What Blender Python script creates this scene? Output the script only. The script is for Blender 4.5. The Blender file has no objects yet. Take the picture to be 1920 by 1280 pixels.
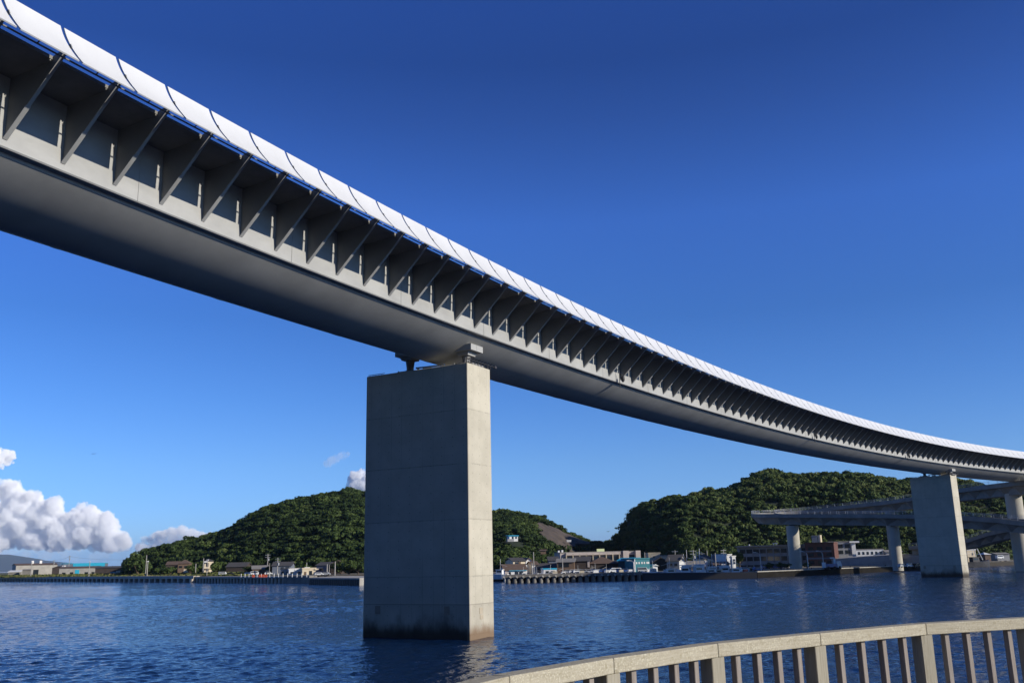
import bpy, bmesh, math, random
import numpy as np
from mathutils import Vector, Matrix, noise as mnoise

random.seed(7); np.random.seed(7)
SC = bpy.context.scene
COL = SC.collection

# ------------------------------------------------------------------ camera, sky, sun
F_PX, PITCH, ROLL, CAM_H = 1728.24, 0.2326, 0.02213, 4.962
cam = bpy.data.cameras.new('camera'); camo = bpy.data.objects.new('camera', cam); COL.objects.link(camo)
cam.sensor_width = 36.0; cam.lens = F_PX / 1920 * 36.0
cam.clip_start = 0.1; cam.clip_end = 90000
_X0 = Vector((1, 0, 0)); _U0 = Vector((0, -math.sin(PITCH), math.cos(PITCH))); _F0 = Vector((0, math.cos(PITCH), math.sin(PITCH)))
_R = _X0 * math.cos(ROLL) - _U0 * math.sin(ROLL); _U = _X0 * math.sin(ROLL) + _U0 * math.cos(ROLL)
camo.matrix_world = Matrix(((_R.x, _U.x, -_F0.x, 0), (_R.y, _U.y, -_F0.y, 0), (_R.z, _U.z, -_F0.z, CAM_H), (0, 0, 0, 1)))
SC.camera = camo

SUN_EL, SUN_AZ = math.radians(20.5), math.radians(113.8)      # azimuth clockwise from +Y
SUN_DIR = Vector((math.cos(SUN_EL) * math.sin(SUN_AZ), math.cos(SUN_EL) * math.cos(SUN_AZ), math.sin(SUN_EL)))
world = bpy.data.worlds.new('World'); SC.world = world; world.use_nodes = True
wn = world.node_tree; wn.nodes.clear()
sky = wn.nodes.new('ShaderNodeTexSky'); sky.sky_type = 'NISHITA'; sky.sun_disc = False
sky.sun_elevation = SUN_EL; sky.sun_rotation = SUN_AZ
sky.air_density = 1.0; sky.dust_density = 0.2; sky.ozone_density = 2.0; sky.altitude = 0
# the clear, strongly polarised autumn sky: the Nishita sky graded by elevation
tco = wn.nodes.new('ShaderNodeTexCoord'); sep = wn.nodes.new('ShaderNodeSeparateXYZ'); wn.links.new(tco.outputs['Generated'], sep.inputs[0])
ramp = wn.nodes.new('ShaderNodeValToRGB'); els = ramp.color_ramp.elements
_g = [(0.0, (.235, .47, 1.28)), (.03, (.31, .56, 1.22)), (.10, (.305, .54, 1.04)), (.17, (.245, .485, .98)), (.25, (.20, .43, .91)), (.35, (.222, .46, 1.06)), (.45, (.158, .325, .79)), (.50, (.125, .275, .70)), (.55, (.142, .31, .80)), (.70, (.11, .18, .36)), (1.0, (.11, .17, .30))]
els[0].position, els[0].color = _g[0][0], (*_g[0][1], 1); els[1].position, els[1].color = _g[-1][0], (*_g[-1][1], 1)
for p_, c_ in _g[1:-1]:
    q_ = els.new(p_); q_.color = (*c_, 1)
mul = wn.nodes.new('ShaderNodeMix'); mul.data_type = 'RGBA'; mul.blend_type = 'MULTIPLY'; mul.inputs[0].default_value = 1.0
bg = wn.nodes.new('ShaderNodeBackground'); bg.inputs['Strength'].default_value = 0.15
wo = wn.nodes.new('ShaderNodeOutputWorld')
wn.links.new(sep.outputs['Z'], ramp.inputs[0]); wn.links.new(sky.outputs[0], mul.inputs[6]); wn.links.new(ramp.outputs[0], mul.inputs[7])
wn.links.new(mul.outputs[2], bg.inputs[0]); wn.links.new(bg.outputs[0], wo.inputs[0])
sl = bpy.data.lights.new('sun', 'SUN'); sl.energy = 5.0; sl.angle = math.radians(0.53); sl.color = (1.0, 0.93, 0.80)
so = bpy.data.objects.new('sun', sl); COL.objects.link(so)
so.rotation_euler = SUN_DIR.to_track_quat('Z', 'Y').to_euler(); so.location = (300, -120, 200)
SC.view_settings.view_transform = 'Standard'; SC.view_settings.look = 'None'
SC.view_settings.exposure = 0.0; SC.view_settings.gamma = 1.0; SC.view_settings.use_curve_mapping = False
SC.cycles.use_denoising = True
SC.cycles.max_bounces = 40; SC.cycles.diffuse_bounces = 3; SC.cycles.glossy_bounces = 3; SC.cycles.transparent_max_bounces = 8
SC.cycles.volume_bounces = 40; SC.cycles.caustics_reflective = False; SC.cycles.caustics_refractive = False

# ------------------------------------------------------------------ helpers
def _ray(x, y):
    c, s = math.cos(ROLL), math.sin(ROLL)
    u, v = x - 960, 640 - y
    a, b = (u * c + v * s) / F_PX, (-u * s + v * c) / F_PX
    return (a, math.cos(PITCH) - b * math.sin(PITCH), math.sin(PITCH) + b * math.cos(PITCH))
def yh(x): return 640 + F_PX * math.tan(PITCH) + math.tan(ROLL) * (960 - x)
def gx(x, D):
    r = _ray(x, yh(x)); return r[0] / r[1] * D
def zy(x, y, D):
    r = _ray(x, y); return CAM_H + r[2] / r[1] * D
def hit(x, y, z=0.0):
    r = _ray(x, y); t = (z - CAM_H) / r[2]; return (r[0] * t, r[1] * t)

class MB:
    def __init__(s): s.v = []; s.f = []; s.sm = []
    def add(s, vs, fs, smooth=False):
        k = len(s.v); s.v += [tuple(map(float, q)) for q in vs]; s.f += [tuple(i + k for i in f) for f in fs]; s.sm += [smooth] * len(fs); return s
    def box(s, x0, x1, y0, y1, z0, z1):
        return s.add([(x0,y0,z0),(x1,y0,z0),(x1,y1,z0),(x0,y1,z0),(x0,y0,z1),(x1,y0,z1),(x1,y1,z1),(x0,y1,z1)],
                     [(0,3,2,1),(4,5,6,7),(0,1,5,4),(1,2,6,5),(2,3,7,6),(3,0,4,7)])
    def obox(s, p, ax, ay, az):      # oriented box: centre + three half-axis vectors
        p, ax, ay, az = map(Vector, (p, ax, ay, az))
        vs = [p + ax*i + ay*j + az*k for k in (-1,1) for i, j in ((-1,-1),(1,-1),(1,1),(-1,1))]
        return s.add(vs, [(0,3,2,1),(4,5,6,7),(0,1,5,4),(1,2,6,5),(2,3,7,6),(3,0,4,7)])
    def tube(s, pts, r, n=8, caps=True, smooth=True):
        pts = [Vector(p) for p in pts]; rs = r if isinstance(r, (list, tuple)) else [r] * len(pts); vs = []
        for i, p in enumerate(pts):
            d = (pts[min(i+1, len(pts)-1)] - pts[max(i-1, 0)]).normalized()
            a = d.orthogonal().normalized() if abs(d.z) < .95 else Vector((1,0,0)) - d * d.x
            a.normalize(); b = d.cross(a)
            for k in range(n):
                t = 2*math.pi*k/n; vs.append(p + (a*math.cos(t) + b*math.sin(t)) * rs[i])
        fs = [(i*n+k, i*n+(k+1)%n, (i+1)*n+(k+1)%n, (i+1)*n+k) for i in range(len(pts)-1) for k in range(n)]
        s.add(vs, fs, smooth)
        if caps:
            s.add(vs[:n], [tuple(range(n))[::-1]]); s.add(vs[-n:], [tuple(range(n))])
        return s
    def prism(s, poly, ax, base=(0,0,0)):   # poly of 3-D points extruded by ax
        n = len(poly); P = [Vector(p) for p in poly]; A = Vector(ax)
        vs = P + [p + A for p in P]
        fs = [tuple(range(n))[::-1], tuple(range(n, 2*n))] + [(i, (i+1)%n, n+(i+1)%n, n+i) for i in range(n)]
        return s.add(vs, fs)
    def build(s, name, mat, parent=None):
        me = bpy.data.meshes.new(name); me.from_pydata(s.v, [], s.f); me.update()
        if any(s.sm): me.polygons.foreach_set('use_smooth', s.sm)
        bm = bmesh.new(); bm.from_mesh(me); bmesh.ops.recalc_face_normals(bm, faces=bm.faces); bm.to_mesh(me); bm.free()
        o = bpy.data.objects.new(name, me); COL.objects.link(o)
        if mat: me.materials.append(mat)
        if parent: o.parent = parent
        return o
def fast_mesh(name, V, F, mat, smooth=False, tint=None, parent=None):   # numpy verts (n,3), quads (m,4)
    me = bpy.data.meshes.new(name); nf = len(F); k = F.shape[1]
    me.vertices.add(len(V)); me.vertices.foreach_set('co', np.ascontiguousarray(V, np.float32).ravel())
    me.loops.add(nf * k); me.loops.foreach_set('vertex_index', np.ascontiguousarray(F, np.int32).ravel())
    me.polygons.add(nf); me.polygons.foreach_set('loop_start', np.arange(nf, dtype=np.int32) * k)
    me.polygons.foreach_set('loop_total', np.full(nf, k, np.int32))
    me.polygons.foreach_set('use_smooth', np.full(nf, smooth)); me.update(calc_edges=True)
    if tint is not None:
        at = me.attributes.new('tint', 'FLOAT', 'FACE'); at.data.foreach_set('value', np.ascontiguousarray(tint, np.float32))
    o = bpy.data.objects.new(name, me); COL.objects.link(o); me.materials.append(mat)
    if parent: o.parent = parent
    return o
def tag(o, label=None, cat=None, group=None, kind=None):
    if label: o['label'] = label
    if cat: o['category'] = cat
    if group: o['group'] = group
    if kind: o['kind'] = kind
    return o
def empty(name, loc, rz=0.0, label=None, cat=None, group=None):
    o = bpy.data.objects.new(name, None); COL.objects.link(o); o.location = loc; o.rotation_euler = (0, 0, rz); o.empty_display_size = .5
    return tag(o, label, cat, group)
def copy_tree(o, parent=None):
    c = o.copy(); COL.objects.link(c); c.parent = parent
    for ch in list(o.children): copy_tree(ch, c)
    return c

# ------------------------------------------------------------------ materials
class NT:
    def __init__(s, m): s.t = m.node_tree; s.n = s.t.nodes; s.l = s.t.links
    def node(s, ty, **kw):
        q = s.n.new(ty)
        for k, v in kw.items():
            if k.startswith('i_'):
                q.inputs[k[2:].replace('_', ' ')].default_value = v
            else: setattr(q, k, v)
        return q
    def link(s, a, b): s.l.new(a, b)
def mat(name, col, rough=.6, var=.12, scale=3.0, metal=0.0, spec=.4, bump=0.0, stretch=(1,1,1)):
    m = bpy.data.materials.new(name); m.use_nodes = True; t = NT(m); b = t.n['Principled BSDF']
    b.inputs['Roughness'].default_value = rough; b.inputs['Metallic'].default_value = metal; b.inputs['Specular IOR Level'].default_value = spec
    tc = t.node('ShaderNodeNewGeometry'); mp = t.node('ShaderNodeMapping'); mp.inputs['Scale'].default_value = stretch
    t.link(tc.outputs['Position'], mp.inputs['Vector'])
    nz = t.node('ShaderNodeTexNoise'); nz.inputs['Scale'].default_value = scale; nz.inputs['Detail'].default_value = 6; nz.inputs['Roughness'].default_value = .65
    t.link(mp.outputs[0], nz.inputs['Vector'])
    mx = t.node('ShaderNodeMix', data_type='RGBA')
    mx.inputs[6].default_value = (*[c * (1 - var) for c in col], 1); mx.inputs[7].default_value = (*[min(1, c * (1 + var)) for c in col], 1)
    rm = t.node('ShaderNodeMapRange'); rm.inputs[1].default_value = .3; rm.inputs[2].default_value = .7
    t.link(nz.outputs['Fac'], rm.inputs[0]); t.link(rm.outputs[0], mx.inputs[0]); t.link(mx.outputs[2], b.inputs['Base Color'])
    if bump:
        bp = t.node('ShaderNodeBump'); bp.inputs['Strength'].default_value = bump; bp.inputs['Distance'].default_value = .02
        t.link(nz.outputs['Fac'], bp.inputs['Height']); t.link(bp.outputs[0], b.inputs['Normal'])
    return m
M = {}
M['panel'] = mat('white_panel_paint', (.62, .625, .63), .5, .045, .7, stretch=(1, 1, .25))
M['steel'] = mat('grey_steel_paint', (.365, .365, .355), .6, .13, .35, spec=.25, stretch=(1, 1, 2))
M['steel_dark'] = mat('dark_grey_steel', (.20, .195, .19), .6, .1, 1.2)
M['bracket'] = mat('shade_darkened_bracket', (.235, .235, .23), .6, .08, .6, spec=.25)  # grey steel paint darkened, putting under-deck shade into the colour
M['slab'] = mat('deck_concrete', (.20, .195, .185), .8, .18, .8)
M['galv'] = mat('galvanised_steel', (.45, .46, .47), .45, .1, 3, metal=.3)
M['conc'] = mat('plain_concrete', (.36, .34, .30), .85, .18, .5)
M['conc_dark'] = mat('weathered_concrete', (.20, .185, .16), .9, .3, .6)
M['ramp'] = mat('shade_darkened_ramp', (.235, .225, .205), .9, .2, .4)  # concrete with the shade on the ramps darkened into its colour
M['asph'] = mat('asphalt', (.06, .06, .06), .9, .2, 1)
M['glass'] = mat('window_glass', (.02, .025, .03), .12, .3, .3, spec=.6)
M['white'] = mat('white_paint', (.74, .73, .70), .6, .06, .6)
M['cream'] = mat('cream_plaster', (.66, .56, .40), .8, .1, .6)
M['beige'] = mat('beige_render', (.50, .43, .31), .8, .1, .6)
M['pinkgrey'] = mat('pinkish_concrete', (.47, .40, .355), .85, .12, .5)
M['grey'] = mat('grey_render', (.30, .30, .30), .85, .15, .5)
M['bluegrey'] = mat('blue_grey_cladding', (.15, .17, .21), .8, .12, .6)
M['brown'] = mat('brown_timber_wall', (.16, .105, .07), .85, .15, 1)
M['darkbrown'] = mat('dark_timber_wall', (.055, .042, .036), .85, .2, 1)
M['brick'] = mat('red_brick', (.12, .055, .042), .9, .15, 1.2)
M['roof'] = mat('grey_roof_tiles', (.075, .07, .068), .8, .25, 2)
M['roofbrown'] = mat('brown_roof_tiles', (.13, .088, .065), .85, .2, 2)
M['roofgrey'] = mat('pale_grey_roof', (.24, .225, .205), .85, .15, 2)
M['cyan'] = mat('cyan_metal_roof', (.03, .40, .58), .5, .08, 1)
M['teal'] = mat('teal_cladding', (.03, .19, .22), .6, .1, 1)
M['tealdark'] = mat('dark_teal_cladding', (.012, .055, .07), .6, .1, 1)
M['yellowgreen'] = mat('pale_green_sign', (.62, .68, .36), .6, .05, 1)
M['orange'] = mat('orange_barrier', (.55, .11, .05), .6, .1, 1)
M['rust'] = mat('rust', (.20, .09, .04), .9, .3, 1.5)
M['car_white'] = mat('white_car_paint', (.75, .75, .74), .25, .03, 1)
M['car_silver'] = mat('silver_car_paint', (.42, .43, .44), .3, .03, 1)
M['car_blue'] = mat('blue_car_paint', (.03, .08, .26), .3, .05, 1)
M['car_black'] = mat('black_car_paint', (.012, .012, .014), .25, .05, 1)
M['tyre'] = mat('tyre_rubber', (.02, .02, .02), .9, .1, 1)
M['pole'] = mat('concrete_pole', (.36, .34, .31), .85, .1, 1)
M['dark'] = mat('dark_metal', (.03, .03, .035), .6, .1, 1)
M['wire'] = mat('power_cable', (.02, .02, .02), .7, .05, 1)
M['blueboat'] = mat('pale_blue_hull', (.22, .47, .60), .5, .1, 1)
M['hullred'] = mat('red_hull_stripe', (.30, .06, .04), .6, .1, 1)
M['bark'] = mat('tree_bark', (.09, .065, .045), .9, .3, 2)
M['soil'] = mat('hill_soil', (.022, .032, .013), .95, .3, .15)
M['cut'] = mat('bare_cut_rock', (.085, .066, .052), .95, .4, .22, stretch=(1, 1, .6))
M['bird_dark'] = mat('dark_feathers', (.03, .028, .026), .8, .1, 4)
M['bird_white'] = mat('white_feathers', (.75, .74, .72), .8, .05, 4)
M['quay_dark'] = mat('stained_shadowed_quay', (.018, .016, .014), .95, .3, .5, spec=.1)  # wet stain, with the bridge's shadow put into the colour too
M['patch'] = mat('brown_repair_mortar', (.30, .25, .19), .9, .15, 2)
M['patch2'] = mat('pale_repair_mortar', (.42, .36, .27), .9, .12, 2)
M['pale_conc'] = mat('pale_quay_concrete', (.46, .41, .34), .9, .2, .5)
M['rock'] = mat('shore_rock', (.19, .155, .12), .95, .4, .8)
M['mount'] = mat('mountain_green', (.035, .05, .03), .95, .3, .003)

def pier_concrete():
    m = bpy.data.materials.new('pier_concrete'); m.use_nodes = True; t = NT(m); b = t.n['Principled BSDF']; b.inputs['Roughness'].default_value = .88
    tc = t.node('ShaderNodeTexCoord'); P = tc.outputs['Object']
    sx = t.node('ShaderNodeSeparateXYZ'); t.link(P, sx.inputs[0])
    def mth(op, a, b_=None, c=None):
        q = t.node('ShaderNodeMath', operation=op)
        for i, k in enumerate((a, b_, c)):
            if k is None: continue
            if isinstance(k, (int, float)): q.inputs[i].default_value = k
            else: t.link(k, q.inputs[i])
        return q.outputs[0]
    def nz(scale, det=5, st=(1,1,1)):
        mp = t.node('ShaderNodeMapping'); mp.inputs['Scale'].default_value = st; t.link(P, mp.inputs[0])
        q = t.node('ShaderNodeTexNoise'); q.inputs['Scale'].default_value = scale; q.inputs['Detail'].default_value = det; q.inputs['Roughness'].default_value = .62; t.link(mp.outputs[0], q.inputs['Vector']); return q.outputs['Fac']
    def mix(fac, a, c):
        q = t.node('ShaderNodeMix', data_type='RGBA')
        t.link(fac, q.inputs[0])
        for i, k in ((6, a), (7, c)):
            if isinstance(k, tuple): q.inputs[i].default_value = (*k, 1)
            else: t.link(k, q.inputs[i])
        return q.outputs[2]
    def ramp(x, a, c):
        q = t.node('ShaderNodeMapRange', interpolation_type='SMOOTHSTEP'); q.inputs[1].default_value = a; q.inputs[2].default_value = c; t.link(x, q.inputs[0]); return q.outputs[0]
    col = mix(ramp(nz(.55, 7), .35, .66), (.46, .425, .335), (.54, .50, .40))
    # every concrete lift has its own tone
    lift = mth('FLOOR', mth('DIVIDE', mth('ADD', sx.outputs['Z'], -0.3), 3.7))
    wnz = t.node('ShaderNodeTexWhiteNoise', noise_dimensions='1D'); t.link(lift, wnz.inputs['W'])
    col = mix(mth('MULTIPLY', wnz.outputs['Value'], .30), col, (.38, .35, .285))
    # formwork board seams and lift joints
    jz = mth('PINGPONG', mth('ADD', mth('ADD', sx.outputs['Z'], -0.3), mth('MULTIPLY', mth('SUBTRACT', nz(.8), .5), .05)), 1.85)
    jl = mth('LESS_THAN', jz, .035)
    col = mix(mth('MULTIPLY', mth('MULTIPLY', jl, ramp(nz(.5), .3, .6)), .40), col, (.16, .145, .12))
    ux = mth('ADD', sx.outputs['X'], sx.outputs['Y'])
    jx = mth('LESS_THAN', mth('PINGPONG', ux, .45), .012)
    col = mix(mth('MULTIPLY', mth('MULTIPLY', jx, ramp(nz(.35, 3, (1, 1, .4)), .36, .62)), .55), col, (.17, .15, .12))
    # tie holes
    hx = mth('LESS_THAN', mth('PINGPONG', mth('ADD', ux, .2), .45), .03); hz = mth('LESS_THAN', mth('PINGPONG', mth('ADD', sx.outputs['Z'], .4), .31), .03)
    col = mix(mth('MULTIPLY', mth('MULTIPLY', hx, hz), .6), col, (.12, .11, .09))
    low = mth('MULTIPLY', mth('LESS_THAN', sx.outputs['Z'], 2.2), ramp(nz(.7, 6, (1, 1, .3)), .38, .62))
    col = mix(mth('MULTIPLY', low, .35), col, (.25, .225, .18))
    j2 = mth('LESS_THAN', mth('ABSOLUTE', mth('SUBTRACT', sx.outputs['Z'], 2.2)), .03); col = mix(mth('MULTIPLY', j2, .5), col, (.16, .145, .12))
    wst = ramp(nz(1.3, 4, (1, 1, .05)), .62, .72); wz = mth('MULTIPLY', ramp(sx.outputs['Z'], .6, 1.4), ramp(sx.outputs['Z'], 4.6, 3.4)); col = mix(mth('MULTIPLY', mth('MULTIPLY', wst, wz), .5), col, (.60, .57, .50))
    # drips
    col = mix(mth('MULTIPLY', ramp(nz(1.6, 6, (1, 1, .06)), .60, .80), .32), col, (.17, .15, .12))
    # waterline algae with an uneven upper edge
    ed = mth('ADD', mth('MULTIPLY', nz(.55, 7, (1, 1, .5)), 4.2), -1.7)
    wl = ramp(mth('SUBTRACT', sx.outputs['Z'], ed), 1.1, -.55)
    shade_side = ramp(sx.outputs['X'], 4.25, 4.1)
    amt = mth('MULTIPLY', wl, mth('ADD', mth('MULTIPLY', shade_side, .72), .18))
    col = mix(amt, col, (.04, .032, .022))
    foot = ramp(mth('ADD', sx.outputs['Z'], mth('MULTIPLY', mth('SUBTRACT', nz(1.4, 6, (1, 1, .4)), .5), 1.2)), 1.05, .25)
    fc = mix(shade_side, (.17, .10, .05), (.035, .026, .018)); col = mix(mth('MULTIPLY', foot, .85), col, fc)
    t.link(col, b.inputs['Base Color'])
    bp = t.node('ShaderNodeBump'); bp.inputs['Strength'].default_value = .25; bp.inputs['Distance'].default_value = .03
    t.link(mth('SUBTRACT', nz(6, 6), mth('MULTIPLY', jl, .8)), bp.inputs['Height']); t.link(bp.outputs[0], b.inputs['Normal'])
    return m
M['pier'] = pier_concrete()

def leaf_mat(name, c0, c1, c2):
    m = bpy.data.materials.new(name); m.use_nodes = True; t = NT(m); b = t.n['Principled BSDF']
    at = t.node('ShaderNodeAttribute', attribute_name='tint')
    oi = t.node('ShaderNodeObjectInfo')
    ad = t.node('ShaderNodeMath', operation='ADD'); t.link(at.outputs['Fac'], ad.inputs[0])
    om = t.node('ShaderNodeMath', operation='MULTIPLY_ADD'); t.link(oi.outputs['Random'], om.inputs[0]); om.inputs[1].default_value = .5; om.inputs[2].default_value = -.25
    t.link(om.outputs[0], ad.inputs[1])
    cr = t.node('ShaderNodeValToRGB'); e = cr.color_ramp.elements
    e[0].position = .05; e[0].color = (*c0, 1); e[1].position = .95; e[1].color = (*c2, 1); q = e.new(.5); q.color = (*c1, 1)
    t.link(ad.outputs[0], cr.inputs[0]); t.link(cr.outputs[0], b.inputs['Base Color'])
    b.inputs['Roughness'].default_value = .75; b.inputs['Specular IOR Level'].default_value = .15
    return m
M['leaf'] = leaf_mat('broadleaf_foliage', (.018, .034, .010), (.056, .086, .021), (.105, .125, .036))

def water_mat():
    m = bpy.data.materials.new('sea_water'); m.use_nodes = True; t = NT(m); b = t.n['Principled BSDF']
    b.inputs['Base Color'].default_value = (.003, .017, .060, 1); b.inputs['IOR'].default_value = 1.33
    b.inputs['Specular IOR Level'].default_value = .5
    g = t.node('ShaderNodeNewGeometry')
    def nz(scale, det, st, rough=.55):
        mp = t.node('ShaderNodeMapping'); mp.inputs['Scale'].default_value = st; mp.inputs['Rotation'].default_value = (0, 0, .35); t.link(g.outputs['Position'], mp.inputs[0])
        q = t.node('ShaderNodeTexNoise'); q.inputs['Scale'].default_value = scale; q.inputs['Detail'].default_value = det; q.inputs['Roughness'].default_value = rough; t.link(mp.outputs[0], q.inputs['Vector']); return q.outputs['Fac']
    def madd(x, k, y=None):
        q = t.node('ShaderNodeMath', operation='MULTIPLY_ADD'); t.link(x, q.inputs[0]); q.inputs[1].default_value = k
        if y is None: q.inputs[2].default_value = 0
        else: t.link(y, q.inputs[2])
        return q.outputs[0]
    h = madd(nz(1.1, 3, (.8, 1.15, 1)), .16)
    h = madd(nz(3.4, 3, (.8, 1.15, 1), .6), .085, h)
    # gusts: patches of rougher and calmer water
    big = nz(.016, 4, (.30, 1.7, 1), .6)
    mr = t.node('ShaderNodeMapRange'); mr.inputs[1].default_value = .36; mr.inputs[2].default_value = .64; mr.inputs[3].default_value = .50; mr.inputs[4].default_value = 1.0
    t.link(big, mr.inputs[0])
    bp = t.node('ShaderNodeBump'); bp.inputs['Distance'].default_value = 1.0; bp.inputs['Filter Width'].default_value = .05
    t.link(mr.outputs[0], bp.inputs['Strength']); t.link(h, bp.inputs['Height']); t.link(bp.outputs[0], b.inputs['Normal'])
    b.inputs['Roughness'].default_value = .07
    return m
M['water'] = water_mat()

def wood_mat(name, c0, c1, lich=.0):
    m = bpy.data.materials.new(name); m.use_nodes = True; t = NT(m); b = t.n['Principled BSDF']; b.inputs['Roughness'].default_value = .85; b.inputs['Specular IOR Level'].default_value = .25
    tc = t.node('ShaderNodeTexCoord'); oi = t.node('ShaderNodeObjectInfo')
    def nz(scale, st, det=6, rough=.65):
        mp = t.node('ShaderNodeMapping'); mp.inputs['Scale'].default_value = st; t.link(tc.outputs['Object'], mp.inputs[0])
        q = t.node('ShaderNodeTexNoise', noise_dimensions='4D'); q.inputs['Scale'].default_value = scale; q.inputs['Detail'].default_value = det; q.inputs['Roughness'].default_value = rough
        t.link(mp.outputs[0], q.inputs['Vector'])
        w = t.node('ShaderNodeMath', operation='MULTIPLY'); t.link(oi.outputs['Random'], w.inputs[0]); w.inputs[1].default_value = 30; t.link(w.outputs[0], q.inputs['W'])
        return q.outputs['Fac']
    st = (1, 14, 14) if lich else (14, 14, 1)
    mr = t.node('ShaderNodeMapRange'); mr.inputs[1].default_value = .3; mr.inputs[2].default_value = .7; t.link(nz(5, st), mr.inputs[0])
    mx = t.node('ShaderNodeMix', data_type='RGBA'); mx.inputs[6].default_value = (*c0, 1); mx.inputs[7].default_value = (*c1, 1); t.link(mr.outputs[0], mx.inputs[0])
    out = mx.outputs[2]
    if lich:
        l1 = t.node('ShaderNodeMapRange'); l1.inputs[1].default_value = .52; l1.inputs[2].default_value = .60; t.link(nz(95, (1,1,1), 4, .6), l1.inputs[0])
        l2 = t.node('ShaderNodeMapRange'); l2.inputs[1].default_value = .36; l2.inputs[2].default_value = .55; t.link(nz(2.2, (1,1,1), 4), l2.inputs[0])
        mu = t.node('ShaderNodeMath', operation='MULTIPLY'); t.link(l1.outputs[0], mu.inputs[0]); t.link(l2.outputs[0], mu.inputs[1])
        mx2 = t.node('ShaderNodeMix', data_type='RGBA'); t.link(mu.outputs[0], mx2.inputs[0]); t.link(out, mx2.inputs[6]); mx2.inputs[7].default_value = (.50, .47, .36, 1); out = mx2.outputs[2]
        l3 = t.node('ShaderNodeMapRange'); l3.inputs[1].default_value = .55; l3.inputs[2].default_value = .7; t.link(nz(30, (1,1,1), 5, .7), l3.inputs[0])
        m3 = t.node('ShaderNodeMath', operation='MULTIPLY'); t.link(l3.outputs[0], m3.inputs[0]); m3.inputs[1].default_value = .8
        mx3 = t.node('ShaderNodeMix', data_type='RGBA'); t.link(m3.outputs[0], mx3.inputs[0]); t.link(out, mx3.inputs[6]); mx3.inputs[7].default_value = (.21, .175, .10, 1); out = mx3.outputs[2]
    t.link(out, b.inputs['Base Color'])
    bp = t.node('ShaderNodeBump'); bp.inputs['Strength'].default_value = .4; bp.inputs['Distance'].default_value = .004; t.link(mr.outputs[0], bp.inputs['Height']); t.link(bp.outputs[0], b.inputs['Normal'])
    return m
M['rail'] = wood_mat('lichened_grey_wood', (.30, .265, .195), (.42, .385, .30), .5)
M['post'] = wood_mat('weathered_post_wood', (.25, .225, .17), (.36, .33, .26))
M['baluster'] = wood_mat('weathered_baluster_wood', (.20, .17, .15), (.30, .265, .235))

# ------------------------------------------------------------------ bridge alignment
BS = 2.5
_B = dict(x0=-9.2328, y0=13.415, th=1.1217, k0=.0048, k1=-.0041, k2=.0042, z0=8.6613, g=.0046, gk=.0101, gk2=-.0131)
_u = np.linspace(-16, 112, 2561)
_th = _B['th'] - (_B['k0']*_u + _B['k1']*_u**2/100 + _B['k2']*_u**3/7500)
_du = _u[1] - _u[0]
_cx = np.concatenate([[0], np.cumsum((np.cos(_th[1:]) + np.cos(_th[:-1])) / 2 * _du)])
_cy = np.concatenate([[0], np.cumsum((np.sin(_th[1:]) + np.sin(_th[:-1])) / 2 * _du)])
_cx -= np.interp(0, _u, _cx); _cy -= np.interp(0, _u, _cy)
def bpath(n):
    return ((_B['x0'] + float(np.interp(n, _u, _cx))) * BS, (_B['y0'] + float(np.interp(n, _u, _cy))) * BS,
            (_B['z0'] + _B['g']*n + _B['gk']*n*n/100 + _B['gk2']*n**3/10000) * BS, float(np.interp(n, _u, _th)))
def bpt(n, o, z):
    x, y, h, t = bpath(n); return Vector((x + o*math.sin(t), y - o*math.cos(t), h + z))
def loft(mb, prof, n0, n1, step=.5, closed=False, smooth=False):
    k = max(1, int(math.ceil((n1 - n0) / step))); ns = [n0 + (n1 - n0) * i / k for i in range(k + 1)]; p = len(prof)
    vs = [bpt(n, o, z) for n in ns for o, z in prof]
    fs = []
    for i in range(k):
        for j in range(p if closed else p - 1):
            a, b_ = i*p + j, i*p + (j+1) % p; fs.append((a, b_, b_ + p, a + p))
    if closed: fs += [tuple(range(p))[::-1], tuple(range(k*p, k*p + p))]
    return mb.add(vs, fs, smooth)


# ------------------------------------------------------------------ curved main bridge
N0, N1 = -3, 97
bx, by, bz, bt = bpath(14.58)
L0 = Vector((bx, by, 18.4))
bridge = empty('girder_bridge', L0, 0, 'long curved grey steel girder bridge with white wind panels crossing the water', 'bridge')
def world_child(mb, name, m, parent, L):
    mb.v = [tuple(Vector(p) - L) for p in mb.v]
    return mb.build(name, m, parent)
# box girder: outer webs, lower lips, rounded belly
g = MB()
loft(g, [(4.95, 1.32), (4.95, -1.42), (4.90, -1.47), (4.52, -1.47), (4.50, -1.60)], N0-9, N1+8)
oc, hw = 0.82, 3.70
bel = []
for i in range(33):
    a = -1 + 2*i/32
    q = abs(a); z = -1.60 - 1.34*(1 - q**1.7); bel.append((oc - a*hw, z + max(0, a)*.55))
loft(g, bel, N0-9, N1+8, smooth=True)
loft(g, [(-2.88, -1.05), (-2.90, -.95), (-3.25, -.92), (-3.30, -.85), (-3.30, 1.75)], N0-9, N1+8)
world_child(g, 'box_girder', M['steel'], bridge, L0)
s_ = MB()
loft(s_, [(7.25, 1.46), (7.25, 1.60), (6.0, 1.66), (-4.9, 2.15), (-4.9, 2.45), (-5.2, 2.45), (-5.45, 2.2), (-5.45, 1.92), (-3.30, 1.76), (4.95, 1.31)], N0-9, N1+8, closed=True)
world_child(s_, 'deck_slab', M['slab'], bridge, L0)
e_ = MB()
for o, z, r in ((8.10, 1.21, .035),):
    e_.tube([bpt(N0 - 9 + i*.5, o, z) for i in range(int((N1 - N0 + 17)/.5))], r, 6)
world_child(e_, 'edge_rail', M['steel_dark'], bridge, L0)
far = MB()
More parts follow.
